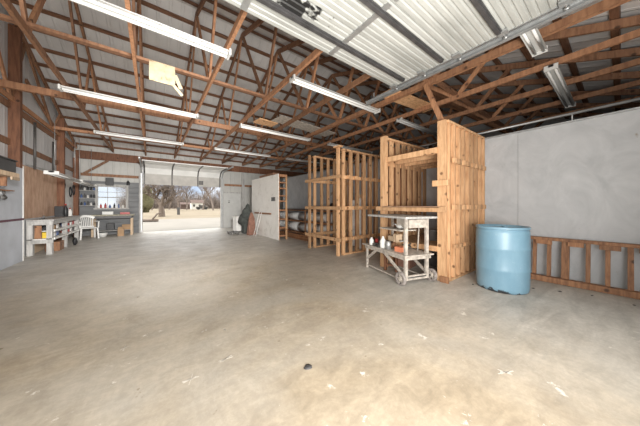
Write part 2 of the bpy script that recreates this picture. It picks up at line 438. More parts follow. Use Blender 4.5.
# ------------------------------------------------------------------ roof frame
TX = [-2.52, -1.38, -0.23, 0.91, 2.07, 3.19, 4.33, 5.42, 6.50, 7.62, 8.74, 9.86, 10.98]
def make_truss():
    t = thing('roof_truss', '', 'roof truss', (0, 0, 0), 0, 'timber roof trusses')
    zb = 3.69
    MB().beam((0, YS + .02, zb), (0, YN - .02, zb), .045, .10).build('bottom_chord', 'truss', t)
    for s in (-1, 1):
        ye = YS + .02 if s < 0 else YN - .02
        MB().beam((0, ye, top(ye) + .03), (0, YR, HR + .03), .045, .12).build('top_chord', 'truss_dark', t)
        Yb1, Yb2 = YR + s * 1.6, YR + s * 4.3
        Yt1, Yt2 = YR + s * 2.35, YR + s * 5.0
        for yb, yt in ((Yb1, YR + s * .06), (Yb1, Yt1), (Yb2, Yt1), (Yb2, Yt2)):
            MB().beam((0, yb, zb), (0, yt, top(yt)), .04, .085).build('web', 'truss', t)
    return t
proto = make_truss()
for i, x in enumerate(TX):
    t = proto if i == 0 else copy_tree(proto)
    t.location.x = x
    if i == 0: t['label'] = 'timber end truss set against the left metal wall'
    elif i == len(TX) - 1: t['label'] = 'timber roof truss deepest in the dark right end'
    else: t['label'] = ORD[i] + ' timber roof truss counted rightward from the left wall, under the metal roof'
# a second chord sistered beside the seventh truss
o = one('chord_splice', MB().beam((0, -.6, 0), (0, 6.2, 0), .045, .09), 'truss', 'long pale board nailed alongside the seventh truss bottom chord', 'board', (4.40, 0, 3.70))

# purlins
py = []
y = YN - .1
while y > YR + .2: py.append(y); y -= .555
n_far = len(py)
near = [2 * YR - q for q in py][::-1]
for i, y in enumerate(py + near):
    far = i < n_far
    k = i if far else i - n_far
    z = top(y) + .135
    mb = MB().beam((XL + .02, 0, 0), (XE - .02, 0, 0), .09, .045, up=(0, SL * (1 if far else -1), 1))
    lab = ('brown roof purlin, %s one up from the far eave' % ORD[k]) if far else ('brown roof purlin, %s one down the near slope from the ridge' % ORD[k])
    one('roof_purlin', mb, 'purlin', lab, 'purlin', (0, y, z), 0, 'roof purlins')

# lateral runners on the bottom chords
for y, nm, mat, hh in ((2.2, 'long board laid across the truss chords nearest the camera', 'truss_dark', .045), (4.85, 'long board crossing the trusses above the second light row', 'truss_dark', .045),
                       (7.65, 'deep brown board crossing the trusses between second and third light rows', 'truss', .14), (10.8, 'long board crossing the trusses nearest the far door', 'truss', .09)):
    z = 3.76 if hh < .1 else 3.74 + hh / 2
    one('bracing_board', MB().beam((XL + .05, 0, 0), (XE - .1, 0, 0), .09, hh), mat, nm, 'board', (0, y, z), 0, 'truss bracing boards')

# header beam over the far wall
def hdr(x0, x1, lab):
    one('header_beam', MB().beam((x0, 0, 0), (x1, 0, 0), .07, .34), 'post', lab, 'beam', (0, YN - .06, 3.42), 0, 'far wall header beams')
hdr(XL + .05, DX0 - .05, 'dark red-brown header beam over the small window')
hdr(DX0 - .04, DX1 + .05, 'dark red-brown header beam over the open far doorway')
hdr(DX1 + .06, XE - .1, 'dark red-brown header beam right of the far doorway')

# posts of left wall
for y, x1, lab in ((8.30, .175, 'thick red-brown timber post rising behind the black bin on the left'), (11.52, .175, 'red-brown timber post behind the middle of the tool bench')):
    one('wall_post', MB().box(-.0, x1, -.06, .06, 0, top(y) - .12), 'post', lab, 'post', (XL + .005, y, 0), 0, 'left wall posts')
one('wall_post', MB().box(0, .16, -.16, 0, 0, 3.24), 'post', 'dark timber post in the back left corner', 'post', (XL + .01, YN - .05, 0), 0, 'left wall posts')
for z, mat, lab in ((3.55, 'truss_dark', 'upper horizontal girt on the left metal wall'), (2.72, 'truss_dark', 'lower horizontal girt on the left metal wall above the brown plywood')):
    for a, b, ll in ((5.72, 8.23, ' before the thick post'), (8.37, 11.43, ' between the two posts'), (11.61, 13.4, ' near the back corner')):
        one('wall_girt', MB().beam((0, a, 0), (0, b, 0), .04, .14), mat, lab + ll, 'girt', (XL + .025, 0, z), 0, 'left wall girts')
# diagonal braces on left wall
one('diagonal_brace', MB().beam((XL + .05, 9.0, 4.45), (XL + .05, 11.4, 3.72), .04, .1), 'truss_dark', 'diagonal board bracing the top of left wall', 'brace')
one('diagonal_brace', MB().beam((-2.3, YN - .1, 2.62), (-1.55, YN - .1, 3.25), .04, .09), 'truss_dark', 'slanting brace in the corner above the small window', 'brace')
# far wall girts and jamb posts
one('wall_girt', MB().beam((XL + .2, 0, 0), (DX0 - .14, 0, 0), .05, .12), 'truss_dark', 'orange-brown girt on far wall above the small window', 'girt', (0, YN - .03, 2.60), 0, 'far wall girts')
one('wall_girt', MB().beam((DX1 + .2, 0, 0), (5.6, 0, 0), .05, .12), 'truss_dark', 'orange-brown girt on far wall above the person door', 'girt', (0, YN - .03, 2.45), 0, 'far wall girts')
one('door_jamb_post', MB().box(-.07, .07, -.1, .0, 0, 3.22), 'greywood', 'weathered grey post left of the open far doorway', 'post', (DX0 - .06, YN - .01, 0), 0, 'far doorway posts')
one('door_jamb_post', MB().box(-.07, .07, -.1, .0, 0, 3.22), 'greywood', 'weathered grey post between far doorway and person door', 'post', (DX1 + .06, YN - .01, 0), 0, 'far doorway posts')
one('door_jamb_post', MB().box(-.07, .07, -.12, .0, 0, 3.22), 'greywood', 'grey post right of the person door behind the white cabinet', 'post', (4.36, YN - .01, 0), 0, 'far doorway posts')

# ------------------------------------------------------------------ fluorescent lights
def make_light(L=2.4, hang=0.0):
    t = thing('fluorescent_light', '', 'ceiling light', (0, 0, 0), 0, 'fluorescent strip lights')
    MB().box(0, L, -.035, .035, .055, .10).build('housing', 'fixture', t, .004)
    mb = MB()   # reflector wings
    mb._add([(0.02, -.085, .03), (L - .02, -.085, .03), (L - .02, -.035, .075), (.02, -.035, .075), (.02, -.085, .036), (L - .02, -.085, .036), (L - .02, -.035, .081), (.02, -.035, .081)],
            [(0, 3, 2, 1), (4, 5, 6, 7), (0, 1, 5, 4), (2, 3, 7, 6), (0, 4, 7, 3), (1, 2, 6, 5)])
    mb._add([(0.02, .085, .03), (L - .02, .085, .03), (L - .02, .035, .075), (.02, .035, .075), (.02, .085, .036), (L - .02, .085, .036), (L - .02, .035, .081), (.02, .035, .081)],
            [(1, 2, 3, 0), (7, 6, 5, 4), (4, 5, 1, 0), (6, 7, 3, 2), (3, 7, 4, 0), (5, 6, 2, 1)])
    mb.build('reflector', 'fixture', t)
    for s in (-1, 1):
        MB().tube([(.05, 0, 0), (L - .05, 0, 0)], .017, 8).build('tube', 'tube', t, loc=(0, s * .045, .03))
    for x in (0.0, L - .03):
        MB().box(x, x + .03, -.085, .085, .01, .10).build('end_cap', 'fixture', t, .004)
    return t
LZ = 3.53
M['tube_off'] = simple('unlit_glass_tube', (0.75, 0.75, 0.74), 0.3, var=.02)
tube_off = None
rows = [(0.70, 3.50, 'row nearest the camera'), (3.56, 0, 'second row'), (6.55, 0, 'third row'), (9.85, 0, 'row nearest the far door')]
cols = [(-1.45, 'left'), (2.02, 'middle'), (5.30, 'right')]
pl = None
for y, _, rn in rows:
    for x, cn in cols:
        L2 = x
        if y < 1 and x < 3: continue          # above the open overhead door nothing shows
        if pl is None:
            pl = make_light(); t = pl
            tube_off = [c for c in pl.children if c.name.startswith('tube')][0].data.copy(); tube_off.materials.clear(); tube_off.materials.append(M['tube_off'])
        else: t = copy_tree(pl)
        t.location = (x, y, LZ)
        t['label'] = 'white fluorescent strip light, %s of the %s under the trusses' % (cn, rn)

for q in list(C.objects):
    if q.get('label', '').startswith('white fluorescent strip light, right'):
        for ch in q.children:
            if ch.name.startswith('tube'): ch.data = tube_off
t = copy_tree(pl)
t.location = (3.72, .72, LZ - .02); t.rotation_euler = (0, 0, 0); t.scale = (.36, 1, 1)
t['label'] = 'short white fluorescent strip light beside the open door track'
# move first light a little so that it meets the door edge
for x, y, lab in ((-2.0, 8.45, 'near one of the two white strip lights hung low over tool bench'), (-2.0, 10.9, 'far one of the two white strip lights hung low over tool bench')):
    t = copy_tree(pl); t.location = (x, y, 2.05); t.rotation_euler = (0, 0, PI / 2); t.scale = (1, 1.5, 1)
    t['label'] = lab; t['group'] = 'bench lights'
    for xx in (.25, 2.15):
        MB().tube([(xx, 0, .1), (xx, 0, 1.56)], .004, 5).build('chain', 'steel', t)

# ------------------------------------------------------------------ near overhead door, rolled open above the camera
d = thing('overhead_door', 'white ribbed steel overhead door lying open above the camera with black soot stains', 'door', (0, 0, 0))
dx0, dx1, yend, dz = -1.2, 3.62, 2.57, 3.50
def ribbed(x0, x1, y0, y1, z, step=.075, up=.012):
    mb = MB(); n = int(round((y1 - y0) / step)); st = (y1 - y0) / n
    prof = []
    for i in range(n):
        a = y0 + i * st
        prof += [(a, z + up), (a + st * .15, z), (a + st * .72, z), (a + st * .87, z + up)]
    prof.append((y1, z + up))
    vs = [(x0, p, q) for p, q in prof] + [(x1, p, q) for p, q in prof]
    k = len(prof)
    fs = [(i, i + 1, k + i + 1, k + i) for i in range(k - 1)]
    vs += [(x0, p, z + .045) for p, q in prof] + [(x1, p, z + .045) for p, q in prof]
    fs += [(2 * k + i, 3 * k + i, 3 * k + i + 1, 2 * k + i + 1) for i in range(k - 1)]
    fs += [(0, k, 3 * k, 2 * k), (k - 1, 3 * k - 1, 4 * k - 1, 2 * k - 1)]
    return mb._add(vs, fs)
sec = .54
for i in range(6):
    y1 = yend - i * sec; y0 = y1 - sec + .008
    p = ribbed(dx0, dx1, y0, y1, dz).build('panel', 'doorsteel', d)
# struts across the door
for ys in (2.28, 1.63, .93, .2, -.4):
    mb = MB().box(dx0 + .02, dx1 - .1, ys - .034, ys + .034, dz - .022, dz - .002)
    mb.box(dx0 + .02, dx1 - .1, ys - .022, ys + .022, dz - .045, dz - .022)
    mb.build('strut', 'strut', d)
for xs in (-.75, .82, 2.08):
    for i in range(3):
        y1 = yend - .04 - i * 1.08
        MB().box(xs - .035, xs + .035, y1 - 1.02, y1, dz - .012, dz).build('hinge_strip', 'steel', d)
for i in range(6):
    yj = yend - i * sec - .05
    mb = MB().box(dx1 - .1, dx1 + .0, yj - .05, yj + .05, dz - .03, dz - .004)
    mb.tube([(dx1 - .04, yj, dz - .02), (dx1 + .06, yj, dz - .02)], .012, 6)
    mb.tube([(dx1 + .045, yj, dz - .02), (dx1 + .062, yj, dz - .02)], .026, 10)
    mb.build('roller', 'steel', d)
MB().box(dx1 - .02, dx1, YS + .1, yend, dz - .006, dz + .05).build('edge_rail', 'steel', d)
t = thing('door_track', 'galvanised steel track along the right edge of the open overhead door', 'door track', (3.69, 0, dz - .02))
mb = MB().box(.02, .03, YS + .3, 3.3, -.04, .04).box(-.02, .02, YS + .3, 3.3, -.04, -.032).box(-.02, .02, YS + .3, 3.3, .032, .04)
mb.build('channel', 'steel', t)
MB().box(.03, .07, YS + .3, 3.3, .036, .042).box(.03, .036, YS + .3, 3.3, .0, .042).build('angle', 'steel', t)
for yy in (.0, 1.6, 3.1):
    MB().box(.03, .036, yy - .02, yy + .02, .0, .17).build('hanger', 'steel', t)

# ------------------------------------------------------------------ far overhead door
d = thing('overhead_door', 'white overhead door half raised in the far doorway', 'door', (0, 0, 0))
a0, a1 = DX0 + .02, DX1 - .02
path = [(13.50, 2.28), (13.50, 2.80), (13.30, 3.06), (12.95, 3.17), (12.45, 3.18), (11.95, 3.18)]
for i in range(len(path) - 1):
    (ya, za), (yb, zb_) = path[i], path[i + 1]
    MB().beam((a0, (ya + yb) / 2, (za + zb_) / 2), (a1, (ya + yb) / 2, (za + zb_) / 2), .035, math.hypot(yb - ya, zb_ - za) - .012, up=(0, yb - ya, zb_ - za)).build('panel', 'fardoor' if i else 'shadeddoor', d)
for xs in (a0 + .05, (a0 * 2 + a1) / 3 + .0, (a0 + a1 * 2) / 3, a1 - .05):
    mb = MB()
    for i in range(len(path) - 1):
        (ya, za), (yb, zb_) = path[i], path[i + 1]
        L = math.hypot(yb - ya, zb_ - za); ny, nz = -(zb_ - za) / L * .024, (yb - ya) / L * .024
        mb.beam((xs, ya + ny, za + nz), (xs, yb + ny, zb_ + nz), .06, .012, up=(0, ny, nz))
    mb.build('hinge_strip', 'darksteel', d)
MB().box(2.0, 2.2, 13.40, 13.48, 2.38, 2.58).build('latch', 'darksteel', d)
for x, s in ((a0 - .06, 'left'), (a1 + .06, 'right')):
    mb = MB(); pts = [(x, 13.46, 0.02), (x, 13.46, 2.8), (x, 13.28, 3.06), (x, 12.95, 3.15), (x, 11.3, 3.16)]
    for p, q in zip(pts, pts[1:]): mb.beam(p, q, .05, .06, up=(0, 1, .01))
    one('door_track', mb, 'steel', 'grey steel track on the %s side of the far overhead door' % s, 'door track')

# ------------------------------------------------------------------ person door on far wall
d = MB().box(3.25, 4.22, YN - .05, YN - .005, 0.0, 1.98).build('door_1', simple('grey_door_paint', (0.50, 0.50, 0.48), .6, 0, .06)); d['kind'] = 'structure'
MB().box(-.05, .05, -.02, 0, 0, .03).build('sign', 'darksteel', d, loc=(3.56, YN - .05, 1.52))
MB().box(-.035, .035, -.02, 0, 0, .05).build('sign', 'darksteel', d, loc=(3.56, YN - .05, 1.42))
MB().tube([(4.12, YN - .05, .95), (4.12, YN - .10, .95)], .03, 10).build('door_knob', 'steel', d)
struct('trim_3', MB().box(3.19, 3.25, YN - .06, YN, 0, 2.04).box(4.22, 4.28, YN - .06, YN, 0, 2.04).box(3.19, 4.28, YN - .06, YN, 1.98, 2.05), 'greywood')

# ------------------------------------------------------------------ window
wf = MB()
wf.box(WX0 - .09, WX0, YN - .07, YN + .02, WZ0 - .06, WZ1 + .1).box(WX1, WX1 + .09, YN - .07, YN + .02, WZ0 - .06, WZ1 + .1)
wf.box(WX0, WX1, YN - .07, YN + .02, WZ1, WZ1 + .1).box(WX0 - .12, WX1 + .12, YN - .12, YN + .02, WZ0 - .06, WZ0)
win = wf.build('window_1', 'greywood'); win['kind'] = 'structure'
mb = MB()
zm = (WZ0 + WZ1) / 2
mb.box(WX0, WX1, YN, YN + .03, zm - .02, zm + .02)
for k in (1, 2): mb.box(WX0 + (WX1 - WX0) * k / 3 - .009, WX0 + (WX1 - WX0) * k / 3 + .009, YN + .005, YN + .025, WZ0, WZ1)
mb.box(WX0, WX1, YN + .005, YN + .025, (zm + WZ1) / 2 - .009, (zm + WZ1) / 2 + .009)
mb.build('window_frame', 'greywood', win)
MB().box(WX0, WX1, YN + .012, YN + .016, WZ0, WZ1).build('window_pane', 'glass', win)

# ------------------------------------------------------------------ small stuff maker
def bottle(mat, h, r, cap='black'):
    def f(loc, label, group):
        t = thing('bottle', label, 'bottle', loc, 0, group)
        MB().lathe([(r * .9, 0), (r, .01), (r, h * .6), (r * .4, h * .8), (r * .35, h * .88)], 10).build('body', mat, t)
        MB().lathe([(r * .42, h * .88), (r * .42, h)], 8).build('cap', cap, t)
        return t
    return f
bt = [('red', .19, .035), ('red', .22, .04), ('blue', .15, .04), ('black', .21, .035), ('blue', .19, .03), ('whitepaint', .17, .04)]
names = ['red bottle at the left of the window sill', 'taller red bottle next to it on the window sill', 'squat dark blue bottle mid window sill', 'black bottle right of centre on window sill', 'slim blue bottle right on the window sill', 'white bottle at the right end of window sill']
for i, (m_, h, r) in enumerate(bt):
    bottle(m_, h, r)((WX0 + .1 + i * .145, YN - .07, WZ0), names[i], 'window sill bottles')
# shelves in the corner with rows of bottles
for zi, z in enumerate((1.28, 1.60, 1.92)):
    lv = ['lowest', 'middle', 'highest'][zi]
    one('wall_shelf', MB().box(0, .5, -.16, 0, -.02, 0), 'greywood', '%s small grey shelf left of the window' % lv, 'shelf', (-2.42, YN - .045, z), 0, 'corner bottle shelves')
    for k in range(5):
        m_ = ['black', 'blue', 'darksteel', 'whitepaint', 'black'][(k + zi) % 5]
        cn = ['black', 'dark blue', 'dark grey', 'white', 'black'][(k + zi) % 5]
        bottle(m_, .15 + .02 * ((k * 7 + zi) % 3), .032)((-2.36 + k * .095, YN - .11, z), '%s bottle, %s from left on the %s shelf beside the window' % (cn, ORD[k], lv), 'corner shelf bottles')

# work table under the window
t = thing('work_table', 'long pale-topped work table under the window', 'table', (-1.22, 13.12, 0))
MB().box(-.85, .58, -.33, .33, .84, .89).build('tabletop', 'tablewood', t, .005)
MB().box(-.75, .50, -.28, .28, .74, .838).build('apron', 'strut', t)
for x in (-.72, .5):
    for y in (-.25, .25): MB().box(x - .035, x + .035, y - .035, y + .035, 0, .72).build('leg', 'palewood', t)
MB().box(-.7, .48, -.22, .22, .2, .225).build('shelf', 'greywood', t)
one('storage_box', MB().box(-.17, .17, -.1, .1, 0, .13), 'plastic', 'white box sitting on the work table under the window', 'box', (-1.5, 13.05, .892), 0, None, .01)
t = thing('storage_crate', 'dark red tray of tools on the work table', 'tray', (-.95, 13.1, .892)); MB().box(-.16, .16, -.1, .1, 0, .09).build('body', 'red', t); MB().box(-.14, .14, -.08, .08, .09, .12).build('tools', 'darksteel', t)
one('waste_bowl', MB().lathe([(.09, 0), (.14, .12), (.15, .16), (.135, .16), (.08, .02)], 16), 'plastic', 'white basin on the floor below the work table', 'basin', (-1.60, 12.6, 0))
one('paper_bag', MB().box(-.1, .1, -.07, .07, 0, .3)._add([(-.1, -.07, .3), (.1, -.07, .3), (.1, .07, .3), (-.1, .07, .3), (-.08, 0, .38), (.08, 0, .38)], [(0, 1, 5, 4), (2, 3, 4, 5), (0, 4, 3), (1, 2, 5)]), 'card', 'tan paper sack under the work table shelf end', 'sack', (-1.05, 12.62, 0.0))
one('tool_case', MB().box(-.12, .12, -.1, .1, 0, .3), 'black', 'black case standing beneath the work table', 'case', (-1.42, 13.1, .228), 0, None, .01)
one('tool_case', MB().box(-.15, .15, -.1, .1, 0, .22), 'card', 'tan carton beside the black case under the work table', 'box', (-.9, 13.1, .228), 0, None, .01)
one('loudspeaker', MB().box(-.13, .13, -.12, 0, 0, .34), 'black', 'black loudspeaker box hung above the small window', 'speaker', (-1.50, YN - .0, 2.16), 0, None, .01)
one('oil_bottle', MB().lathe([(.05, 0), (.06, .02), (.06, .15), (.02, .2), (.02, .22)], 12), 'black', 'black bottle perched at the right top of window frame', 'bottle', (-.88, YN - .03, WZ1 + .102))

# plastic chair
t = thing('plastic_chair', 'white moulded plastic armchair near the back left corner', 'chair', (-1.98, 12.32, 0), .35)
def chair():
    MB().box(-.23, .23, -.22, .22, .40, .43).build('seat', 'plastic', t, .01)
    for x in (-.22, .22):
        MB().beam((x * 1.12, -.24, 0), (x, -.21, .41), .045, .045, up=(0, 1, 0)).build('leg', 'plastic', t)
        MB().beam((x * 1.12, .27, 0), (x, .21, .41), .045, .045, up=(0, 1, 0)).build('leg', 'plastic', t)
        MB().beam((x * 1.12, -.2, .42), (x * 1.18, -.18, .64), .035, .05, up=(0, 1, 0)).beam((x * 1.18, -.22, .65), (x * 1.1, .26, .66), .05, .025).build('armrest', 'plastic', t)
    mb = MB()
    n = 8
    for k in range(n):
        u = -1 + 2 * (k + .5) / n
        mb.beam((u * .19, .22, .43), (u * .22, .33 - .03 * u * u, .80 - .05 * u * u), .028, .014, up=(0, 1, 0))
    for k in range(10):
        u0 = -1 + 2 * k / 10; u1 = -1 + 2 * (k + 1) / 10
        mb.beam((u0 * .24, .335 - .03 * u0 * u0, .86 - .08 * u0 * u0), (u1 * .24, .335 - .03 * u1 * u1, .86 - .08 * u1 * u1), .02, .09)
        mb.beam((u0 * .22, .225, .45), (u1 * .22, .225, .45), .02, .05)
    mb.build('backrest', 'plastic', t)
chair()

# ------------------------------------------------------------------ tool bench along the left wall
t = thing('tool_bench', 'long grey weathered workbench with open shelves along the left wall', 'workbench', (0, 0, 0))
bx0, bx1, by0, by1 = -2.54, -2.10, 8.98, 11.75
MB().box(bx0, bx1 + .03, by0 - .03, by1 + .06, .88, .92).build('worktop', 'greywood', t, .004)
MB().box(bx0, bx1, by0 - .015, by0 - .002, .78, .88).build('apron', 'greywood', t)
MB().box(bx1 - .02, bx1 + .005, by0, by1, .79, .88).build('apron', 'greywood', t)
for y in (by0 + .06, 10.3, by1 - .08):
    for x in (bx0 + .05, bx1 - .06):
        MB().box(x - .05, x + .05, y - .06, y + .06, 0, .88).build('leg', 'greywood', t)
MB().box(bx0, bx1, by0, by1, .39, .42).build('shelf', 'whitepaint', t)
MB().box(bx0, bx1, by0 + .1, by1, .60, .62).build('shelf', 'whitepaint', t)
MB().box(bx0, bx1 + .01, by0 - .01, by0 + .02, .30, .40).build('rail', 'greywood', t)
MB().box(bx1 - .01, bx1 + .02, by0 + .1, by1, .59, .645).build('rail', 'whitepaint', t)
MB().box(bx1 - .01, bx1 + .02, by0 + .1, by1, .38, .43).build('rail', 'whitepaint', t)
# end bay contents (facing the camera)
def small(name, mb, mat, loc, lab, cat, grp=None, bev=.006, rz=0): return one(name, mb, mat, lab, cat, loc, rz, grp, bev)
small('divider_board', MB().box(-.06, .06, -.01, .01, 0, .34), 'orange' if False else 'stud_dark', (-2.36, by0 + .04, .425), 'orange-brown board upright in the bench end bay', 'board')
small('tool_case', MB().box(-.045, .045, -.045, .045, 0, .15), 'yellow', (-2.448, by0 + .17, .425), 'yellow case left of the board in the bench end bay', 'case', 'bench cases')
small('tool_case', MB().box(-.045, .045, -.045, .045, 0, .15), 'yellow', (-2.27, by0 + .17, .425), 'yellow case right of the board in the bench end bay', 'case', 'bench cases')
small('tool_case', MB().box(-.04, .04, -.04, .04, 0, .14), 'black', (-2.448, by0 + .17, .577), 'black case on the left yellow case in the bench', 'case', 'bench cases')
small('tool_case', MB().box(-.04, .04, -.04, .04, 0, .14), 'black', (-2.265, by0 + .17, .577), 'black case on the right yellow case in the bench', 'case', 'bench cases')
cols_ = [('blue', 'dark blue'), ('whitepaint', 'white'), ('blue', 'navy'), ('yellow', 'yellow'), ('yellow', 'mustard'), ('red', 'red'), ('red', 'dark red'), ('whitepaint', 'cream'), ('black', 'black')]
cols2 = [('black', 'black'), ('card', 'tan'), ('whitepaint', 'white'), ('red', 'red'), ('orange', 'orange'), ('blue', 'blue'), ('red', 'bright red'), ('whitepaint', 'pale'), ('red', 'maroon')]
for lv, z, cc in (('lower', .423, cols_), ('upper', .623, cols2)):
    for k, (m_, cn) in enumerate(cc):
        yy = 9.32 + k * .27 + (.03 if k % 2 else 0)
        if abs(yy - 10.3) < .16: yy += .0
        small('parts_box', MB().box(-.09, .03, -.085, .085, 0, .09 + .02 * (k % 3)), m_, (bx1 - .13 - (.0 if abs(yy - 10.3) > .18 else .12), yy, z),
              '%s parts box, %s along the %s shelf of the tool bench' % (cn, ORD[k], lv), 'box', 'boxes on the bench shelves')
small('wooden_crate', MB().box(-.14, .14, -.2, .2, 0, .26), 'stud_dark', (-2.24, 9.75, 0.0), 'brown wooden crate on the floor under the tool bench', 'crate')
small('plywood_offcut', MB().box(-.01, .01, -.5, .5, 0, .36), 'palewood', (-2.54, 9.7, 0.0), 'pale plywood offcut standing at the wall under the bench', 'board')
small('black_bag', MB().blob((0, 0, .12), (.06, .07, .12), 5, .15), 'black', (-2.0, 10.6, .0), 'black bag on the floor before the bench', 'bag', None, 0)
small('battery_charger', MB().box(-.08, .08, -.09, .09, 0, .34), 'black', (-2.38, 10.75, .922), 'dark machine standing on the tool bench', 'tool')
t = bottle('black', .42, .06, 'red')((-2.3, 11.05, .922), 'tall black bottle with red cap on tool bench', None)
t = bottle('whitepaint', .28, .05, 'red')((-2.25, 11.3, .922), 'white bottle with red cap on tool bench', None)
small('bench_clamp', MB().box(-.02, .02, -.12, .12, 0, .03).box(-.02, .02, .09, .12, .03, .09), 'darksteel', (-2.35, 9.25, .922), 'small dark clamp lying on the bench corner', 'clamp')
# wall boards behind the bench
small('wall_board', MB().box(0, .02, 8.93, 11.43, .95, 2.3), 'plybrown', (XL + .002, 0, 0), 'large brown plywood panel on the wall behind the bench', 'panel', None, 0)
small('wall_board', MB().box(0, .02, 11.63, 13.4, .95, 2.24), 'whitepaint', (XL + .002, 0, 0), 'white painted panel on wall near the back corner', 'panel', None, 0)
# conduits
for y, z0, z1, lab in ((9.35, 2.25, 3.5, 'black conduit pipe above the brown plywood, nearer of two'), (10.75, 2.2, 3.3, 'black conduit pipe above the brown plywood, farther of two')):
    one('conduit_pipe', MB().tube([(XL + .1, y, z0), (XL + .1, y, z1)], .028, 8), 'darksteel', lab, 'pipe', (0, 0, 0), 0, 'conduits')
one('conduit_pipe', MB().tube([(XL + .055, 9.0, 2.33), (XL + .055, 11.3, 2.36)], .014, 8), 'steel', 'horizontal grey conduit along the top of brown plywood', 'pipe')
one('extension_cord', MB().tube([(XL + .075 + .02 * math.sin(k * .9), 11.9 + .12 * math.sin(k * .5), 2.2 - .09 * k) for k in range(12)], .014, 6), 'black', 'black cord looped on the wall beside the white panel', 'cord')
for k in range(2):
    one('coiled_hose', MB().tube([(XL + .1, 13.05 - .42 * k + .13 * math.sin(a), 1.9 - .1 * k + .19 * math.cos(a)) for a in [i * PI / 8 for i in range(17)]], .018, 6), 'black', 'black coiled hose on the left wall, %s from the corner' % ORD[k], 'hose', (0, 0, 0), 0, 'hoses')

# near left: shelf with black bin
t = thing('wall_shelf', 'pale wooden shelf under the black bin at the left edge', 'shelf', (XL + .19, 6.66, 1.84))
MB().box(0, .3, -1.2, .5, 0, .08).build('board', 'palewood', t, .004)
MB().box(.28, .303, .2, .5, -.06, .0).build('bracket', 'palewood', t)
MB().box(0.0, .2, .3, .34, -.18, 0).build('bracket', 'stud_dark', t)
t = thing('storage_bin', 'black plastic bin on the pale shelf at the left edge', 'bin', (XL + .19 + .155, 6.66, 1.922))
MB().box(-.13, .13, -.62, .42, 0, .22).build('body', 'black', t, .015)
MB().box(-.145, .145, -.635, .435, .22, .245).build('rim', 'black', t, .008)
t = thing('wall_shelf', 'thin brown shelf with hanging tools at the left edge', 'shelf', (XL + .19, 6.9, 1.58))
MB().box(0, .13, -1.2, .62, 0, .02).build('board', 'stud_dark', t)
mt = 'steel'
for k in range(7):
    one('hanging_tool', MB().tube([(0, 0, 0), (0, 0, -.10)], .012, 6).blob((0, 0, -.13), (.035, .05, .04), k, .3, 8, 6), 'steel' if k % 2 else 'darksteel', '%s grey tool hanging below the thin brown shelf' % ORD[k], 'tool', (XL + .26, 6.55 + k * .125, 1.579), 0, 'hanging hand tools')
one('wall_strip', MB().box(0, .012, 5.2, 8.36, 0, .045), 'purple', 'dark maroon strip across the grey lining at left edge', 'strip', (XL + .192, 0, .95))

# ------------------------------------------------------------------ white partition deep in the shed
t = thing('partition_wall', 'tall white stained plywood partition on a timber frame', 'partition', (0, 0, 0))
MB().box(3.74, 3.76, 7.58, 10.35, 0.0, 2.46).build('plywood_sheet', 'panelwhite', t)
MB().box(3.76, 4.12, 7.6, 10.3, 2.36, 2.45).build('plate', 'stud_dark', t)
for y in (7.60, 8.4, 9.2, 10.2):
    MB().box(3.76, 3.80, y, y + .09, 0, 2.36).build('stud', 'stud_dark', t)
    MB().box(4.06, 4.12, y, y + .05, 0, 2.36).build('stud', 'stud', t)
for k, z in enumerate((.12, .42, .74, 1.08, 1.42, 1.62, 1.9, 2.12)):
    MB().box(3.80, 4.06, 7.61, 10.0, z, z + .05).build('shelf', 'stud_dark', t)
MB().box(3.70, 3.74, 8.2, 9.9, .92, .985).build('rail', 'stud_dark', t)
MB().box(3.715, 3.74, 7.85, 8.15, 1.45, 1.6).build('junction_box', 'darksteel', t)
one('scrap_bundle', MB().box(-.13, .13, -.7, .7, 0, .12), 'truss_dark', 'brown boards lying on top of the white partition', 'board', (3.95, 8.9, 2.455))

# stuff before the partition: cabinet, bundle, brown cover
t = thing('white_cabinet', 'white cabinet appliance near the grey person door', 'cabinet', (3.42, 11.15, 0), .1)
MB().box(-.24, .24, -.24, .24, .06, .72).build('body', 'whitepaint', t, .01)
MB().box(-.27, .27, -.28, .27, .72, .76).build('lid', 'whitepaint', t, .008)
for x in (-.2, .2):
    for y in (-.2, .2): MB().box(x - .02, x + .02, y - .02, y + .02, 0, .06).build('leg', 'darksteel', t)
mb = MB(); mb.box(-.17, .17, -.2, .2, 0, .62).blob((0, 0, .85), (.22, .25, .33), 4, .22).blob((-.12, .1, .6), (.2, .24, .3), 9, .2).blob((.05, -.02, 1.15), (.10, .12, .2), 12, .2)
one('covered_machine', mb, 'green', 'machine under a dark rumpled cover beside the white cabinet', 'machine', (3.50, 10.36, 0))
one('draped_blanket', MB()._add([(-.16, -.1, .0), (.16, -.1, .0), (.2, .12, .0), (-.18, .12, .0), (-.14, -.05, .7), (.13, -.05, .72), (.12, .1, .7), (-.1, .1, .68), (-.03, 0, .98), (.05, 0, .98), (.05, .06, .98), (-.03, .06, .98)],
    [(3, 2, 1, 0), (0, 1, 5, 4), (1, 2, 6, 5), (2, 3, 7, 6), (3, 0, 4, 7), (4, 5, 9, 8), (5, 6, 10, 9), (6, 7, 11, 10), (7, 4, 8, 11), (8, 9, 10, 11)]), 'brown', 'brown cloth bundle leaning at the end of white partition', 'bundle', (3.46, 9.60, 0.0), 0.2, None, .02)
t = thing('hand_truck', 'thin white metal stand leaning by the white partition', 'stand', (3.55, 9.15, 0))
for y in (-.12, .12): MB().tube([(-.12, y, 0), (.14, y, 1.0)], .012, 6).build('leg', 'whitepaint', t)
for z in (.3, .6, .9): MB().tube([(-.12 + .26 * z, -.12, z), (-.12 + .26 * z, .12, z)], .01, 6).build('rung', 'whitepaint', t)
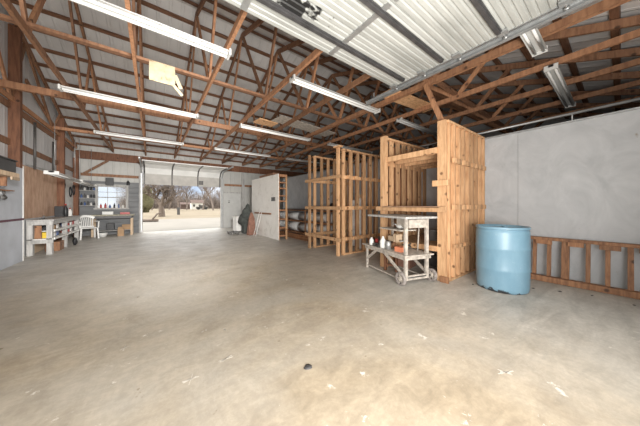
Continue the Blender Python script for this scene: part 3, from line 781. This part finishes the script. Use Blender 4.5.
one('moving_dolly', MB().box(-.22, .22, -.22, .22, .08, .12).wheel((-.15, -.2, .04), (0, 1, 0), .04, .03, 12, True, .01).wheel((.15, -.2, .04), (0, 1, 0), .04, .03, 12, True, .01).wheel((-.15, .2, .04), (0, 1, 0), .04, .03, 12, True, .01).wheel((.15, .2, .04), (0, 1, 0), .04, .03, 12, True, .01), 'darksteel', 'low dark wheeled dolly on the floor left of partition', 'dolly', (2.90, 10.3, 0))

# ------------------------------------------------------------------ storage shelves on right wall
t = thing('storage_shelf', 'deep timber wall shelving behind the slatted racks', 'shelving', (0, 0, 0))
for z in (.12, .60, 1.05): MB().box(4.9, 5.68, 5.9, 10.6, z, z + .045).build('shelf', 'stud_dark', t)
for y in (5.95, 7.5, 9.0, 10.5):
    MB().box(4.86, 4.9, y, y + .05, 0, 1.095).build('upright', 'stud_dark', t)
    MB().box(5.6, 5.68, y, y + .05, 0, .12).build('upright', 'stud_dark', t)
for lv, z, hh in (('middle', .647, .165), ('bottom', .167, .20)):
    for k in range(4):
        y0 = 6.1 + k * 1.12
        one('insulation_roll', MB().tube([(5.12, y0, z + hh), (5.12, y0 + .4, z + hh + .01), (5.12, y0 + 1.02, z + hh)], [hh * .95, hh, hh * .92], 14), 'foil', 'silvery white wrapped roll, %s from the front on the %s storage shelf' % (ORD[k], lv), 'roll', (0, 0, 0), 0, 'wrapped rolls on the storage shelves')
for k in range(3):
    one('lumber_plank', MB().box(-.07, .07, -1.5, 1.5, 0, .04), 'greywood' if k else 'darksteel', ['dark plank on top of the wall shelving', 'grey plank beside it on top of wall shelving', 'second grey plank against the wall on the shelving'][k], 'plank', (5.05 + k * .2, 8.2 + k * .2, 1.097), 0, 'planks on the storage shelf')
one('dark_tarp', MB().blob((0, 0, .10), (.18, .3, .12), 8, .2), 'black', 'black bundle on the front of the wall shelving', 'bundle', (5.3, 6.3, 1.14))
for k in range(4):
    one('lumber_plank', MB().box(-.06, .06, -1.4, 1.4, 0, .04), 'stud_dark', '%s brown plank stacked on floor before the wall shelving' % ORD[k], 'plank', (4.5 + .02 * k, 7.9 + .05 * k, .042 * k), .03 * (k % 2), 'floor planks')

# ------------------------------------------------------------------ slatted racks
def slat_panel(t, y, x0, x1, n, H, ys=.045, mat='stud', w=.09, back=0):
    if back:
        for k in range(n - 1):
            x = x0 + (x1 - x0 - w) * (k + .38) / (n - 1)
            MB().box(x, x + w, y + back - ys / 2, y + back + ys / 2, .0, H - .1).build('stud', 'stud_dark', t, .003)  # rear studs darker: shade of the gaps put into the wood colour
    for k in range(n):
        x = x0 + (x1 - x0 - w) * k / (n - 1)
        MB().box(x, x + w, y - ys / 2, y + ys / 2, .04, H - .045).build('stud', mat, t, .003)
    MB().box(x0, x1, y - .045, y + .045, H - .045, H).build('top_plate', mat, t, .003)
    MB().box(x0, x1, y - .045, y + .045, 0, .04).build('sill_plate', mat, t, .003)
def cleats(t, y, x0, x1, zs, side=-1, n=0, w=.09, mat='stud'):
    for z in zs:
        MB().box(x0, x1, y + side * .0235, y + side * .062, z - .045, z + .045).build('rail', mat, t, .003)
    for z in zs:
        for k in range(n):
            x = x0 + (x1 - x0 - w) * k / (n - 1)
            MB().box(x + .01, x + w - .01, y + side * .062, y + side * .10, z - .03, z + .035).build('cleat', mat, t, .003)

R1 = thing('lumber_rack', 'tall raw-timber rack with two shelves beside the blue drum', 'rack', (0, 0, 0))
for k in range(10):
    x = 4.0 + k * (1.66 - .13) / 9
    MB().box(x, x + .13, 1.80, 1.835, .0, 2.70).build('board', 'stud', R1, .003)
for k in range(9):
    x = 4.02 + k * (1.66 - .05) / 8
    MB().box(x, x + .045, 1.735, 1.798, .04, 2.70).build('stud', 'stud', R1, .003)
MB().box(4.0, 5.66, 1.735, 1.835, 2.70, 2.74).build('top_plate', 'stud', R1, .003)
MB().box(4.0, 5.66, 1.735, 1.798, 0, .04).build('sill_plate', 'stud', R1, .003)

for z in (2.06, 1.26):
    for k in range(8):
        x = 4.10 + k * .2
        MB().box(x, x + .10, 1.69, 1.733, z - .04, z + .045).build('cleat', 'stud', R1, .003)
for k in range(4):
    MB().box(4.17 + k * .2, 4.25 + k * .2, 1.69, 1.733, .55, .62).build('cleat', 'stud', R1, .003)
slat_panel(R1, 3.02, 3.93, 5.65, 8, 2.74, w=.105, back=.12)
for z in (2.2, .62): MB().box(3.95, 5.62, 3.05, 3.11, z - .045, z + .045).build('rail', 'stud', R1, .003)
MB().box(3.88, 3.96, 2.92, 3.06, 0, 2.74).build('post', 'stud', R1, .004)
MB().box(3.94, 4.0, 1.76, 1.90, 0, 2.74).build('post', 'stud', R1, .004)
# headers and shelves
MB().box(3.90, 3.945, 1.90, 2.92, 2.19, 2.29).build('header', 'stud', R1, .003)
MB().box(3.95, 5.5, 1.83, 2.99, 2.285, 2.30).build('shelf', 'plybrown', R1)
for k in range(5): MB().box(3.95 + .36 * k, 3.99 + .36 * k, 1.83, 2.99, 2.19, 2.284).build('joist', 'stud', R1)
MB().box(3.86, 3.90, 1.72, 3.16, 1.18, 1.27).build('header', 'stud', R1, .003)
MB().box(3.86, 5.5, 1.83, 2.99, 1.255, 1.275).build('shelf', 'plybrown', R1)
MB().box(3.97, 5.5, 1.83, 2.99, .56, .58).build('shelf', 'stud', R1)
MB().box(3.91, 3.95, 1.9, 2.92, .50, .59).build('header', 'stud', R1, .003)
# blocks at the front post
MB().box(3.88, 3.94, 1.70, 1.96, 1.62, 1.72).build('block', 'stud', R1, .004)
MB().box(3.90, 3.94, 1.70, 1.84, .0, .10).build('block', 'stud_dark', R1, .004)

# second and third racks: two slatted sides joined by front rails
R2 = thing('lumber_rack', 'tall raw-timber slatted rack standing open between near rack and white partition', 'rack', (0, 0, 0))
slat_panel(R2, 4.33, 3.95, 5.62, 7, 2.76, w=.09, back=.14)
cleats(R2, 4.33, 3.9, 5.6, (2.02, 1.22, .42), -1, 0)
for z in (2.02, 1.22, .42):
    for k in range(6):
        x = 4.06 + k * .263
        MB().box(x, x + .06, 4.19, 4.268, z - .035, z + .05).build('cleat', 'stud', R2, .003)
slat_panel(R2, 5.62, 3.95, 5.62, 7, 2.80, w=.09, back=.14)
cleats(R2, 5.62, 3.86, 5.6, (2.02, 1.22, .42), -1, 0)
MB().box(3.78, 3.835, 4.28, 4.37, 0, 2.76).build('post', 'stud', R2, .004)
MB().box(3.78, 3.835, 5.58, 5.67, 0, 2.80).build('post', 'stud', R2, .004)
for z in (2.02, 1.22, .42):
    MB().box(3.74, 3.78, 4.18, 5.78, z - .042, z + .042).build('front_rail', 'stud', R2, .003)
MB().box(3.72, 3.86, 4.2, 4.42, 2.76, 2.80).build('block', 'stud', R2, .003)

# things stored in the rack
for k, (yy, hh, m_, lb) in enumerate([(4.6, .5, 'whitepaint', 'white board'), (4.85, .62, 'palewood', 'pale board'), (5.1, .45, 'foil', 'grey wrapped board')]):
    one('leaning_board', MB().box(-.012, .012, -.1, .1, 0, 1.0 + hh), m_, '%s standing inside the slatted rack' % lb, 'board', (5.0 + k * .1, yy, 0), .1)
one('paint_can', MB().lathe([(.09, 0), (.09, .2), (.095, .2), (.095, .21), (.08, .21)], 16), 'steel', 'grey paint can on the lower shelf of the near rack', 'can', (4.6, 2.3, .582))
one('storage_box', MB().box(-.2, .2, -.15, .15, 0, .2), 'brown', 'dark reddish box on the floor under the near rack', 'box', (4.35, 2.75, 0.0), .2, None, .008)
one('storage_box', MB().box(-.14, .14, -.15, .15, 0, .24), 'darksteel', 'dark box on floor at the back of the near rack', 'box', (4.9, 2.3, 0.0), .1, None, .008)

# brace from truss chord down to the near rack
one('kick_brace', MB().beam((4.30, 2.3, 3.66), (4.15, 1.9, 2.75), .045, .09, up=(0, 1, 0)), 'truss', 'slanting orange timber from the ceiling down to near rack', 'brace')
one('plywood_offcut', MB().box(-.85, .85, -.2, .2, 0, .02), 'stud', 'wide tan board laid over the truss chords above near rack', 'board', (4.9, 3.0, 3.742), -.08)
one('plywood_offcut', MB().box(-1.1, 1.1, -.26, .26, 0, .02), 'dirtywhite', 'pale grey panel laid over the chords beyond the third light row', 'board', (3.9, 5.95, 3.742), .12)
one('plywood_offcut', MB().box(-.3, .3, -.2, .2, 0, .03), 'stud', 'small tan offcut laid beside the pale grey panel overhead', 'board', (2.72, 6.35, 3.742), .1)

# ------------------------------------------------------------------ cream board hanging from a runner
t = thing('hanging_board', 'cream smudged board hanging from a truss bracing board', 'sign', (0, 4.78, 0))
MB().box(-.04, .33, -.012, .0, 3.42, 3.76).build('board', 'board', t)
mb = MB().beam((.33, -.005, 3.62), (.42, -.005, 3.40), .012, .06, up=(1, 0, 0)).beam((.30, -.012, 3.44), (.44, -.012, 3.28), .014, .05, up=(1, 0, 0))
mb.build('strap', 'board', t)

# ------------------------------------------------------------------ blue drum
dr = thing('plastic_drum', 'pale blue plastic drum with black soot at its foot', 'drum', (4.42, 1.13, 0))
R = .336
prof = [(R * .90, 0), (R * .95, .012), (R * .975, .04), (R * .985, .10), (R * 1.0, .3), (R * 1.012, .315), (R * 1.012, .345), (R * 1.0, .36), (R * 1.005, .62), (R * 1.02, .635), (R * 1.02, .665), (R * 1.005, .68),
        (R * .995, .88), (R * .985, .915), (R * .955, .925), (R * .955, .932), (R * 1.0, .936), (R * 1.01, .945), (R * 1.01, .965), (R * .99, .972), (R * .95, .972), (R * .94, .95), (R * .92, .94), (0.01, .94)]
MB().lathe(prof, 56).build('body', 'drum', dr)
for sx in (-.17, .17): MB().lathe([(.035, 0), (.035, .02), (.03, .024), (.01, .024)], 14, (sx, 0, .94)).build('bung', 'drum', dr)

# ------------------------------------------------------------------ ladder-like stud frame leaning at the white wall
lf = thing('stud_frame', 'low ladder-like old timber frame lying on its side against white wall', 'timber frame', (0, 0, 0))
def lx(z): return 5.40 + .12 * z
MB().beam((lx(.05), -.62, .05), (lx(.05) - .06, 1.30, .05), .10, .09).build('bottom_rail', 'stud_dark', lf, .004)
MB().beam((lx(.72), -.62, .72), (lx(.72) - .06, 1.30, .72), .10, .05).build('top_rail', 'stud_dark', lf, .004)
for k, (y, wd) in enumerate([(-.5, .05), (-.28, .05), (-.08, .055), (.12, .05), (.31, .05), (.55, .09), (.74, .05), (.92, .05), (1.15, .05)]):
    MB().beam((lx(.09), y, .095), (lx(.70), y, .695), .045 if wd < .08 else .06, wd, up=(0, 1, 0)).build('stud', 'stud_dark', lf, .003)
for k, (y0, y1) in enumerate([(.7, .9), (.35, .52), (.0, .2), (-.4, -.15)]):
    MB().box(lx(.65) - .09, lx(.65) - .045, y0, y1, .63, .70).build('block', 'stud_dark', lf, .003)

# ------------------------------------------------------------------ rolling cart with raised table
ang = -math.atan2(.16, .54)
ct = thing('rolling_cart', 'chipped white two-level wheeled work cart before the timber rack', 'cart', (3.28, 2.12, 0), ang)
# local: x = width (0..0.56), y = length (0..1.25)
W_, L_ = .56, 1.12
for k in range(6):
    x = -.02 + k * .102
    MB().box(x, x + .096, -.06, L_ + .14, .455, .48).build('deck_board', 'dirtywhite', ct, .003)
for x in (.02, W_ - .04):
    MB().box(x - .02, x + .02, -.04, L_ + .05, .40, .455).build('side_rail', 'dirtywhite', ct, .003)
for y in (.0, L_):
    MB().box(.0, W_ - .02, y - .02, y + .02, .395, .45).build('cross_rail', 'dirtywhite', ct, .003)
for x in (.02, W_ - .04):
    MB().box(x - .02, x + .02, L_ - .02, L_ + .02, 0, .41).build('leg', 'dirtywhite', ct, .003)
    MB().beam((x, .03, .14), (x, L_ * .48, .42), .03, .045, up=(0, 0, 1)).build('brace', 'dirtywhite', ct, .003)
    MB().beam((x, L_ * .70, .42), (x, L_ - .02, .20), .03, .045, up=(0, 0, 1)).build('brace', 'dirtywhite', ct, .003)
    MB().box(x - .012, x + .012, 0, L_, .05, .07).build('lower_rail', 'dirtywhite', ct, .003)
MB().tube([(-.07, 0, .105), (W_ + .04, 0, .105)], .015, 8).build('axle', 'darksteel', ct)
for x in (-.055, W_ + .03):
    wh = MB().wheel((x, 0, .105), (1, 0, 0), .105, .045, 28).build('wheel', 'rubber', ct)
    mb = MB().wheel((x, 0, .105), (1, 0, 0), .035, .055, 16, True, .008)
    for a in range(6):
        t_ = a * PI / 3
        mb.beam((x, .03 * math.cos(t_), .105 + .03 * math.sin(t_)), (x, .078 * math.cos(t_), .105 + .078 * math.sin(t_)), .02, .018, up=(1, 0, 0))
    mb.build('hub', 'dirtywhite', wh)
# raised table
for x in (.05, W_ - .07):
    MB().box(x - .026, x + .026, -.018, .03, .06, 1.07).build('table_leg', 'dirtywhite', ct, .004)
MB().box(.02, W_ - .04, -.01, .02, .06, .14).build('stretcher', 'dirtywhite', ct, .003)
MB().box(.09, W_ - .11, -.03, .28, .92, 1.06).build('drawer_box', 'dirtywhite', ct, .004)
MB().box(-.06, W_ + .04, -.12, .98, 1.075, 1.11).build('table_top', 'greywood', ct, .004)
MB().box(-.04, .30, .04, .62, .865, .885).build('upper_shelf', 'dirtywhite', ct, .003)
MB().box(W_ - .09, W_ - .05, .88, .92, .48, 1.07).build('back_leg', 'dirtywhite', ct, .003)
ca, sa = math.cos(ang), math.sin(ang)
def cart(x, y, z): return (3.28 + x * ca - y * sa, 2.12 + x * sa + y * ca, z)
def oncart(name, mb, mat, x, y, z, lab, cat, rz=0, bev=0): return one(name, mb, mat, lab, cat, cart(x, y, z), ang + rz, 'things on the rolling cart', bev)
oncart('cardboard_box', MB().box(-.08, .08, -.07, .07, 0, .085), 'orange', .16, .26, .482, 'salmon-red small box on the cart deck by the tall leg', 'box', .2, .006)
oncart('plastic_jug', MB().lathe([(.055, 0), (.06, .02), (.06, .13), (.03, .18), (.022, .2), (.022, .22)], 14), 'plastic', .08, .66, .482, 'white plastic jug in the middle of cart deck', 'jug')
oncart('plastic_jug', MB().lathe([(.04, 0), (.045, .02), (.045, .1), (.02, .13), (.02, .15)], 14), 'plastic', .06, 1.02, .482, 'small white bottle near the left end of cart deck', 'bottle')
oncart('glass_jar', MB().lathe([(.05, 0), (.052, .12), (.04, .135), (.04, .15)], 14), 'steel', .08, .50, .482, 'grey jar with lid on the cart deck', 'jar')
v = thing('bench_vise', 'brown rusty bench vise on the cart deck', 'vise', cart(.30, .62, .482), ang, 'things on the rolling cart')
MB().lathe([(.07, 0), (.07, .03), (.045, .05), (.05, .12)], 16).build('base', 'stud_dark', v)
MB().box(-.05, .05, -.14, .12, .12, .22).box(-.07, .07, -.16, -.12, .12, .27).box(-.07, .07, -.10, -.06, .12, .27).build('jaws', 'palewood', v, .008)
MB().tube([(0, -.3, .16), (0, -.14, .16)], .013, 8).tube([(-.09, -.28, .16), (.09, -.28, .16)], .008, 6).build('handle', 'steel', v)
oncart('coiled_wire', MB().tube([(.07 * math.cos(a * PI / 8), .07 * math.sin(a * PI / 8), .02 + .003 * a) for a in range(33)], .012, 6), 'darksteel', .38, .36, .482, 'dark coil of wire on the cart deck', 'coil')
oncart('drill', MB().tube([(0, -.1, .08), (0, .08, .08)], .03, 10).box(-.018, .018, .0, .05, 0, .06), 'darksteel', .33, .86, .482, 'dark power drill at the back of the cart deck', 'drill')
oncart('tin_can', MB().lathe([(.035, 0), (.035, .10)], 12), 'red', .25, 1.12, .482, 'small red tin at the back corner of cart deck', 'tin')
oncart('metal_tray', MB().box(-.1, .1, -.09, .09, 0, .02).box(-.1, .1, -.09, -.08, .02, .05).box(-.1, .1, .08, .09, .02, .05), 'darksteel', .13, .84, .482, 'dark flat tray of bits on the cart deck', 'tray')
oncart('plastic_scoop', MB().blob((0, 0, .04), (.06, .09, .035), 2, .1).tube([(0, .08, .05), (.02, .2, .08)], .012, 8), 'plastic', .12, .22, .886, 'white scoop lying on the small upper shelf of the cart', 'scoop')
oncart('steel_bar', MB().tube([(0, 0, 0), (.03, .0, .42)], .013, 8), 'dirtywhite', .50, .22, .482, 'thin pale bar standing upright on the right of the cart deck', 'bar')
one('red_stand', MB().box(-.14, .14, -.04, .04, .30, .34).box(-.13, -.09, -.03, .03, 0, .30).box(.09, .13, -.03, .03, 0, .30).box(-.1, .1, -.02, .02, .1, .14), 'post', 'low reddish timber trestle on floor behind the cart', 'trestle', (3.78, 2.72, 0), -1.3)

# floor debris
for k, (x, y, r) in enumerate([(4.9, .55, .03), (5.05, .25, .02), (4.75, .82, .025), (5.0, -.1, .018), (1.0, 1.5, .035), (4.2, 1.45, .02)]):
    lab = ['small dark chip between the drum and old frame', 'tiny wood chip before the old timber frame', 'dark crumb at the foot of the drum', 'tiny chip near the right edge on the floor', 'round brown drain plug in the middle of the floor', 'dark crumb on floor left of the drum'][k]
    one('wood_chip' if k != 4 else 'floor_plug', MB().blob((0, 0, .004), (r, r * .8, .005), k, .25, 12, 5), 'strut' if k == 4 else 'darksteel', lab, 'chip' if k != 4 else 'plug', (x, y, .001))

for k, (x, y, L, a) in enumerate([(2.2, .54, .16, 2.2), (.23, 1.92, .12, .6), (.61, 2.47, .1, 1.9), (.5, 2.0, .14, .3), (-.2, 2.7, .12, 1.0), (.9, 3.3, .1, 2.4)]):
    mb = MB(); rr_ = random.Random(k)
    for q in range(4):
        ox, oy = rr_.uniform(-.03, .03) * L, rr_.uniform(-.02, .02) * L
        ww = L * rr_.uniform(.15, .4); tt = rr_.uniform(-.9, .9)
        mb.beam((ox - ww, oy - ww * tt, .001), (ox + ww, oy + ww * tt, .001), rr_.uniform(.004, .009), .001)
    one('paint_scrape', mb, 'scrape', ['long white scrape on slab at the lower right', 'white scrape cluster at lower left of the slab', 'white scrape on slab left of the floor plug', 'second white scrape beside the lower left cluster', 'faint white scrape far left on the slab', 'white scrape on slab beyond the floor plug'][k], 'scrape', (x, y, .001), a, 'white scrapes')
# pipe above white wall
one('conduit_pipe', MB().tube([(5.74, -.6, 2.86), (5.74, 6.0, 2.86)], .022, 8), 'steel', 'long grey pipe running just above the white wall', 'pipe')
for y in (.5, 3.0, 5.5):
    one('pipe_strap', MB().box(5.725, 5.755, y - .008, y + .008, 2.726, 2.84), 'steel', 'steel bracket holding the grey pipe, %s' % {.5: 'nearest the camera', 3.0: 'behind the near rack', 5.5: 'by the slatted rack'}[y], 'bracket', (0, 0, 0), 0, 'pipe brackets')

# ------------------------------------------------------------------ outdoors beyond the far door
struct('ground_drive', MB().box(-14, 24, YN + .08, 25.5, -.2, -.02), 'concrete_out')
struct('ground_field', MB().box(-90, 110, 25.5, 170, -.2, -.02), 'grass')
struct('ground_apron', MB().box(-14, 24, -16, YS - 2.4, -.2, -.03), 'concrete_out')

def tree(name, loc, h, depth, mat, label, seed, group=None, spread=.55, r0=.25, nb=3, trunk=.3):
    rnd = random.Random(seed)
    trunk_mb = MB(); crown = MB()
    def grow(p, d, L, r, k):
        n = 3; pts = [p]; q = p
        for i in range(n):
            d = (d + Vector((rnd.uniform(-.18, .18), rnd.uniform(-.18, .18), rnd.uniform(-.05, .12)))).normalized()
            q = q + d * L / n; pts.append(q)
        (trunk_mb if k == depth else crown).tube(pts, [r * (1 - .35 * i / n) for i in range(n + 1)], 5 if k > 1 else 3, False)
        if k == 0: return
        for b in range(nb + (1 if k == depth else 0)):
            a = rnd.uniform(0, 2 * PI); s = rnd.uniform(.5, 1.15) * spread * 1.4
            nd = (d + Vector((math.cos(a) * s, math.sin(a) * s, rnd.uniform(-.1, .25)))).normalized()
            st = pts[rnd.choice([2, 3, 3])]
            grow(st, nd, L * rnd.uniform(.6, .85), r * .52, k - 1)
    grow(Vector((0, 0, 0)), Vector((0, 0, 1)), h * trunk, r0, depth)
    t = thing(name, label, 'tree', loc, 0, group)
    trunk_mb.build('trunk', mat, t); crown.build('crown', mat, t)
    return t
# camera frame -> world, outdoor positions by bearing
ca_, sa_ = 225 / math.hypot(225, 168), 168 / math.hypot(225, 168)
def at(px, dist):
    l = (px - 320) / 225 * dist
    return (dist * sa_ + l * ca_, dist * ca_ - l * sa_, -.02)
tree('bare_tree', at(161.5, 25.5), 8.5, 5, 'bark', 'large spreading bare tree just outside the far doorway', 11, None, .8, .36, 4, .2)
k = 0
rnd = random.Random(5)
bare = [('left edge of doorway behind the evergreen bush', 144, 52), ('behind the trunk of the large tree', 152, 60), ('just right of the large tree trunk', 169, 66), ('left of the distant white house', 186.5, 62), ('right of the distant white house', 203, 62),
        ('at the right side of the doorway view', 213, 55), ('at the far right edge of doorway view', 222, 70), ('between large tree and the white house', 178, 58), ('just inside the left door jamb far off', 138, 66)]
for lab, px, ds in bare:
    tree('bare_tree', at(px, min(ds, 74)), 9 + rnd.uniform(-1.5, 2.0), 4, 'twig', 'distant bare tree ' + lab, 20 + k, 'distant bare trees', .6, .22, 4, .3); k += 1
# thick hedge of brush behind: uncountable
mb = MB(); rr = random.Random(3)
for i in range(2600):
    px = rr.uniform(120, 240); ds = rr.uniform(80, 100); p = at(px, ds)
    hgt = rr.uniform(2.0, 6.5)
    mb.tube([(p[0], p[1], -.02), (p[0] + rr.uniform(-1.2, 1.2), p[1] + rr.uniform(-1, 1), hgt * .5), (p[0] + rr.uniform(-2.2, 2.2), p[1] + rr.uniform(-1.5, 1.5), hgt)], [.09, .06, .02], 3, False)
o = mb.build('brush_thicket', 'twig'); o['kind'] = 'stuff'; tag(o, 'band of bare brown brush along the far side of the field', 'brush')
t = thing('evergreen_bush', 'olive green evergreen bush at the left of far doorway', 'bush', at(146.5, 40))
MB().blob((0, 0, 2.1), (.9, .9, 2.1), 2, .35, 26, 18).blob((.3, .2, 2.9), (.6, .7, 1.5), 6, .4, 24, 16).build('foliage', 'evergreen', t)
MB().tube([(0, 0, 0), (0, 0, .8)], .12, 8).build('trunk', 'bark', t)
t = thing('farmhouse', 'small white farmhouse far across the field', 'house', at(196.5, 72))
MB().box(-1.6, 1.6, -1.5, 1.5, 0, 2.0).build('walls', 'housewhite', t)
MB()._add([(-1.8, -1.8, 2.0), (1.8, -1.8, 2.0), (1.8, 1.8, 2.0), (-1.8, 1.8, 2.0), (-1.8, 0, 3.0), (1.8, 0, 3.0)], [(0, 1, 5, 4), (2, 3, 4, 5), (0, 4, 3), (1, 2, 5), (3, 2, 1, 0)]).build('roof', 'roofred', t)
for x in (-.9, .7): MB().box(x - .3, x + .3, -1.53, -1.5, .8, 1.5).build('window', 'darksteel', t)
t = thing('farm_shed', 'reddish low shed left of the white farmhouse', 'shed', at(186, 74))
MB().box(-1.6, 1.2, -1.2, 1.2, 0, 1.5).build('walls', 'roofred', t)
MB()._add([(-1.7, -1.4, 1.5), (1.3, -1.4, 1.5), (1.3, 1.4, 1.5), (-1.7, 1.4, 1.5), (-1.7, 0, 2.2), (1.3, 0, 2.2)], [(0, 1, 5, 4), (2, 3, 4, 5), (0, 4, 3), (1, 2, 5), (3, 2, 1, 0)]).build('roof', 'roofred', t)
t = thing('parked_car', 'dark car parked beside the white farmhouse', 'car', at(202, 66))
MB().box(-1.5, 1.5, -.7, .7, .25, .85).box(-.8, .9, -.6, .6, .85, 1.3).build('body', 'darksteel', t, .08)
for x in (-.95, .95):
    for y in (-.7, .7): MB().wheel((x, y, .3), (0, 1, 0), .3, .2, 14, True, .05).build('wheel', 'black', t)
one('fence_post', MB().box(-.16, .16, -.16, .16, 0, 1.0), 'strut', 'dark short post on the field beyond the drive', 'post', at(178.5, 30.5))
one('cut_log', MB().tube([(-.55, 0, .12), (.55, .1, .12)], .11, 10).tube([(.2, 0, .2), (.5, .1, .65)], .06, 8).tube([(.45, .1, .6), (.75, .1, .7)], .05, 8), 'bark', 'crooked cut log lying on the drive outside the left jamb', 'log', at(149.5, 17.5), -.4)

# ------------------------------------------------------------------ world and sun
SKY = 1.0
HAZE = 1.7
FILL = 75
SPOT = 950
wd = bpy.data.worlds.new('sky'); bpy.context.scene.world = wd; wd.use_nodes = True
n = wd.node_tree.nodes; l = wd.node_tree.links
bg = n['Background']
tc = n.new('ShaderNodeTexCoord')
sx = n.new('ShaderNodeSeparateXYZ'); l.new(tc.outputs['Generated'], sx.inputs[0])
sky = ramp(n, [(0.0, (0.62, 0.68, 0.76)), (0.10, (0.42, 0.56, 0.78)), (0.26, (1.0, 1.0, 1.0))])
l.new(sx.outputs['Z'], sky.inputs[0])
cf = noise(n, l, tc.outputs['Generated'], 4.0, 6, 0.6, (1, 1, 2.5))
cr = ramp(n, [(0.42, (0, 0, 0)), (0.62, (1, 1, 1))]); l.new(cf, cr.inputs[0])
skycol = mix(n, l, cr.outputs[0], sky.outputs[0], (0.92, 0.93, 0.95))
# bright thin overcast overhead, clearer blue band near the horizon
ov = n.new('ShaderNodeMapRange'); ov.interpolation_type = 'SMOOTHSTEP'
ov.inputs[1].default_value = 0.10; ov.inputs[2].default_value = 0.30; ov.inputs[3].default_value = 0.0; ov.inputs[4].default_value = 1.0
l.new(sx.outputs['Z'], ov.inputs[0])
skycol = mix(n, l, ov.outputs[0], skycol, (3.2, 3.15, 3.05))
# thin bright haze fills the sunny southern half of the sky
hz = n.new('ShaderNodeMapRange'); hz.interpolation_type = 'SMOOTHSTEP'
hz.inputs[1].default_value = 0.1; hz.inputs[2].default_value = -0.8; hz.inputs[3].default_value = 0.0; hz.inputs[4].default_value = 1.0
l.new(sx.outputs['Y'], hz.inputs[0])
l.new(mix(n, l, hz.outputs[0], skycol, (HAZE, HAZE * .95, HAZE * .87)), bg.inputs['Color'])
bg.inputs['Strength'].default_value = 0.28 * SKY
s = bpy.data.lights.new('sun', 'SUN'); s.energy = .5; s.angle = .02; s.color = (1, .95, .88)
so = bpy.data.objects.new('sun', s); C.objects.link(so)
so.rotation_euler = Vector((1, .12, -1.0)).to_track_quat('-Z', 'Y').to_euler()

# added fill light in the near doorway, aimed up into the shed
fl = bpy.data.lights.new('added_fill', 'AREA'); fl.shape = 'RECTANGLE'; fl.size = 3.0; fl.size_y = .8; fl.energy = FILL; fl.color = (1, .97, .93)
fo = bpy.data.objects.new('added_fill', fl); C.objects.link(fo); fo.location = (.4, -.6, 1.1)
fo.rotation_euler = Vector((.12, .9, .42)).to_track_quat('-Z', 'Y').to_euler()

sp = bpy.data.lights.new('added_far_fill', 'SPOT'); sp.energy = SPOT; sp.shadow_soft_size = .35; sp.spot_size = math.radians(56); sp.spot_blend = .9; sp.color = (1, .975, .94)  # added spot to brighten the far end, no real lamp there
so2 = bpy.data.objects.new('added_far_fill', sp); C.objects.link(so2); so2.location = (.3, -.5, 2.3)
so2.rotation_euler = Vector((.4, 12.5, -1.3)).to_track_quat('-Z', 'Y').to_euler()

# ------------------------------------------------------------------ camera
cam = bpy.data.cameras.new('camera'); cam.sensor_width = 36; cam.lens = 225 / 640 * 36
cam.shift_y = -(213 - 205) / 640; cam.clip_start = .05; cam.clip_end = 400
co = bpy.data.objects.new('camera', cam); C.objects.link(co)
co.location = (0, 0, 1.3); co.rotation_euler = (PI / 2, 0, -math.atan2(168, 225))
sc = bpy.context.scene; sc.camera = co
sc.view_settings.view_transform = 'Standard'; sc.view_settings.look = 'None'
sc.view_settings.gamma = 1; sc.view_settings.exposure = 2.2
sc.view_settings.use_curve_mapping = False
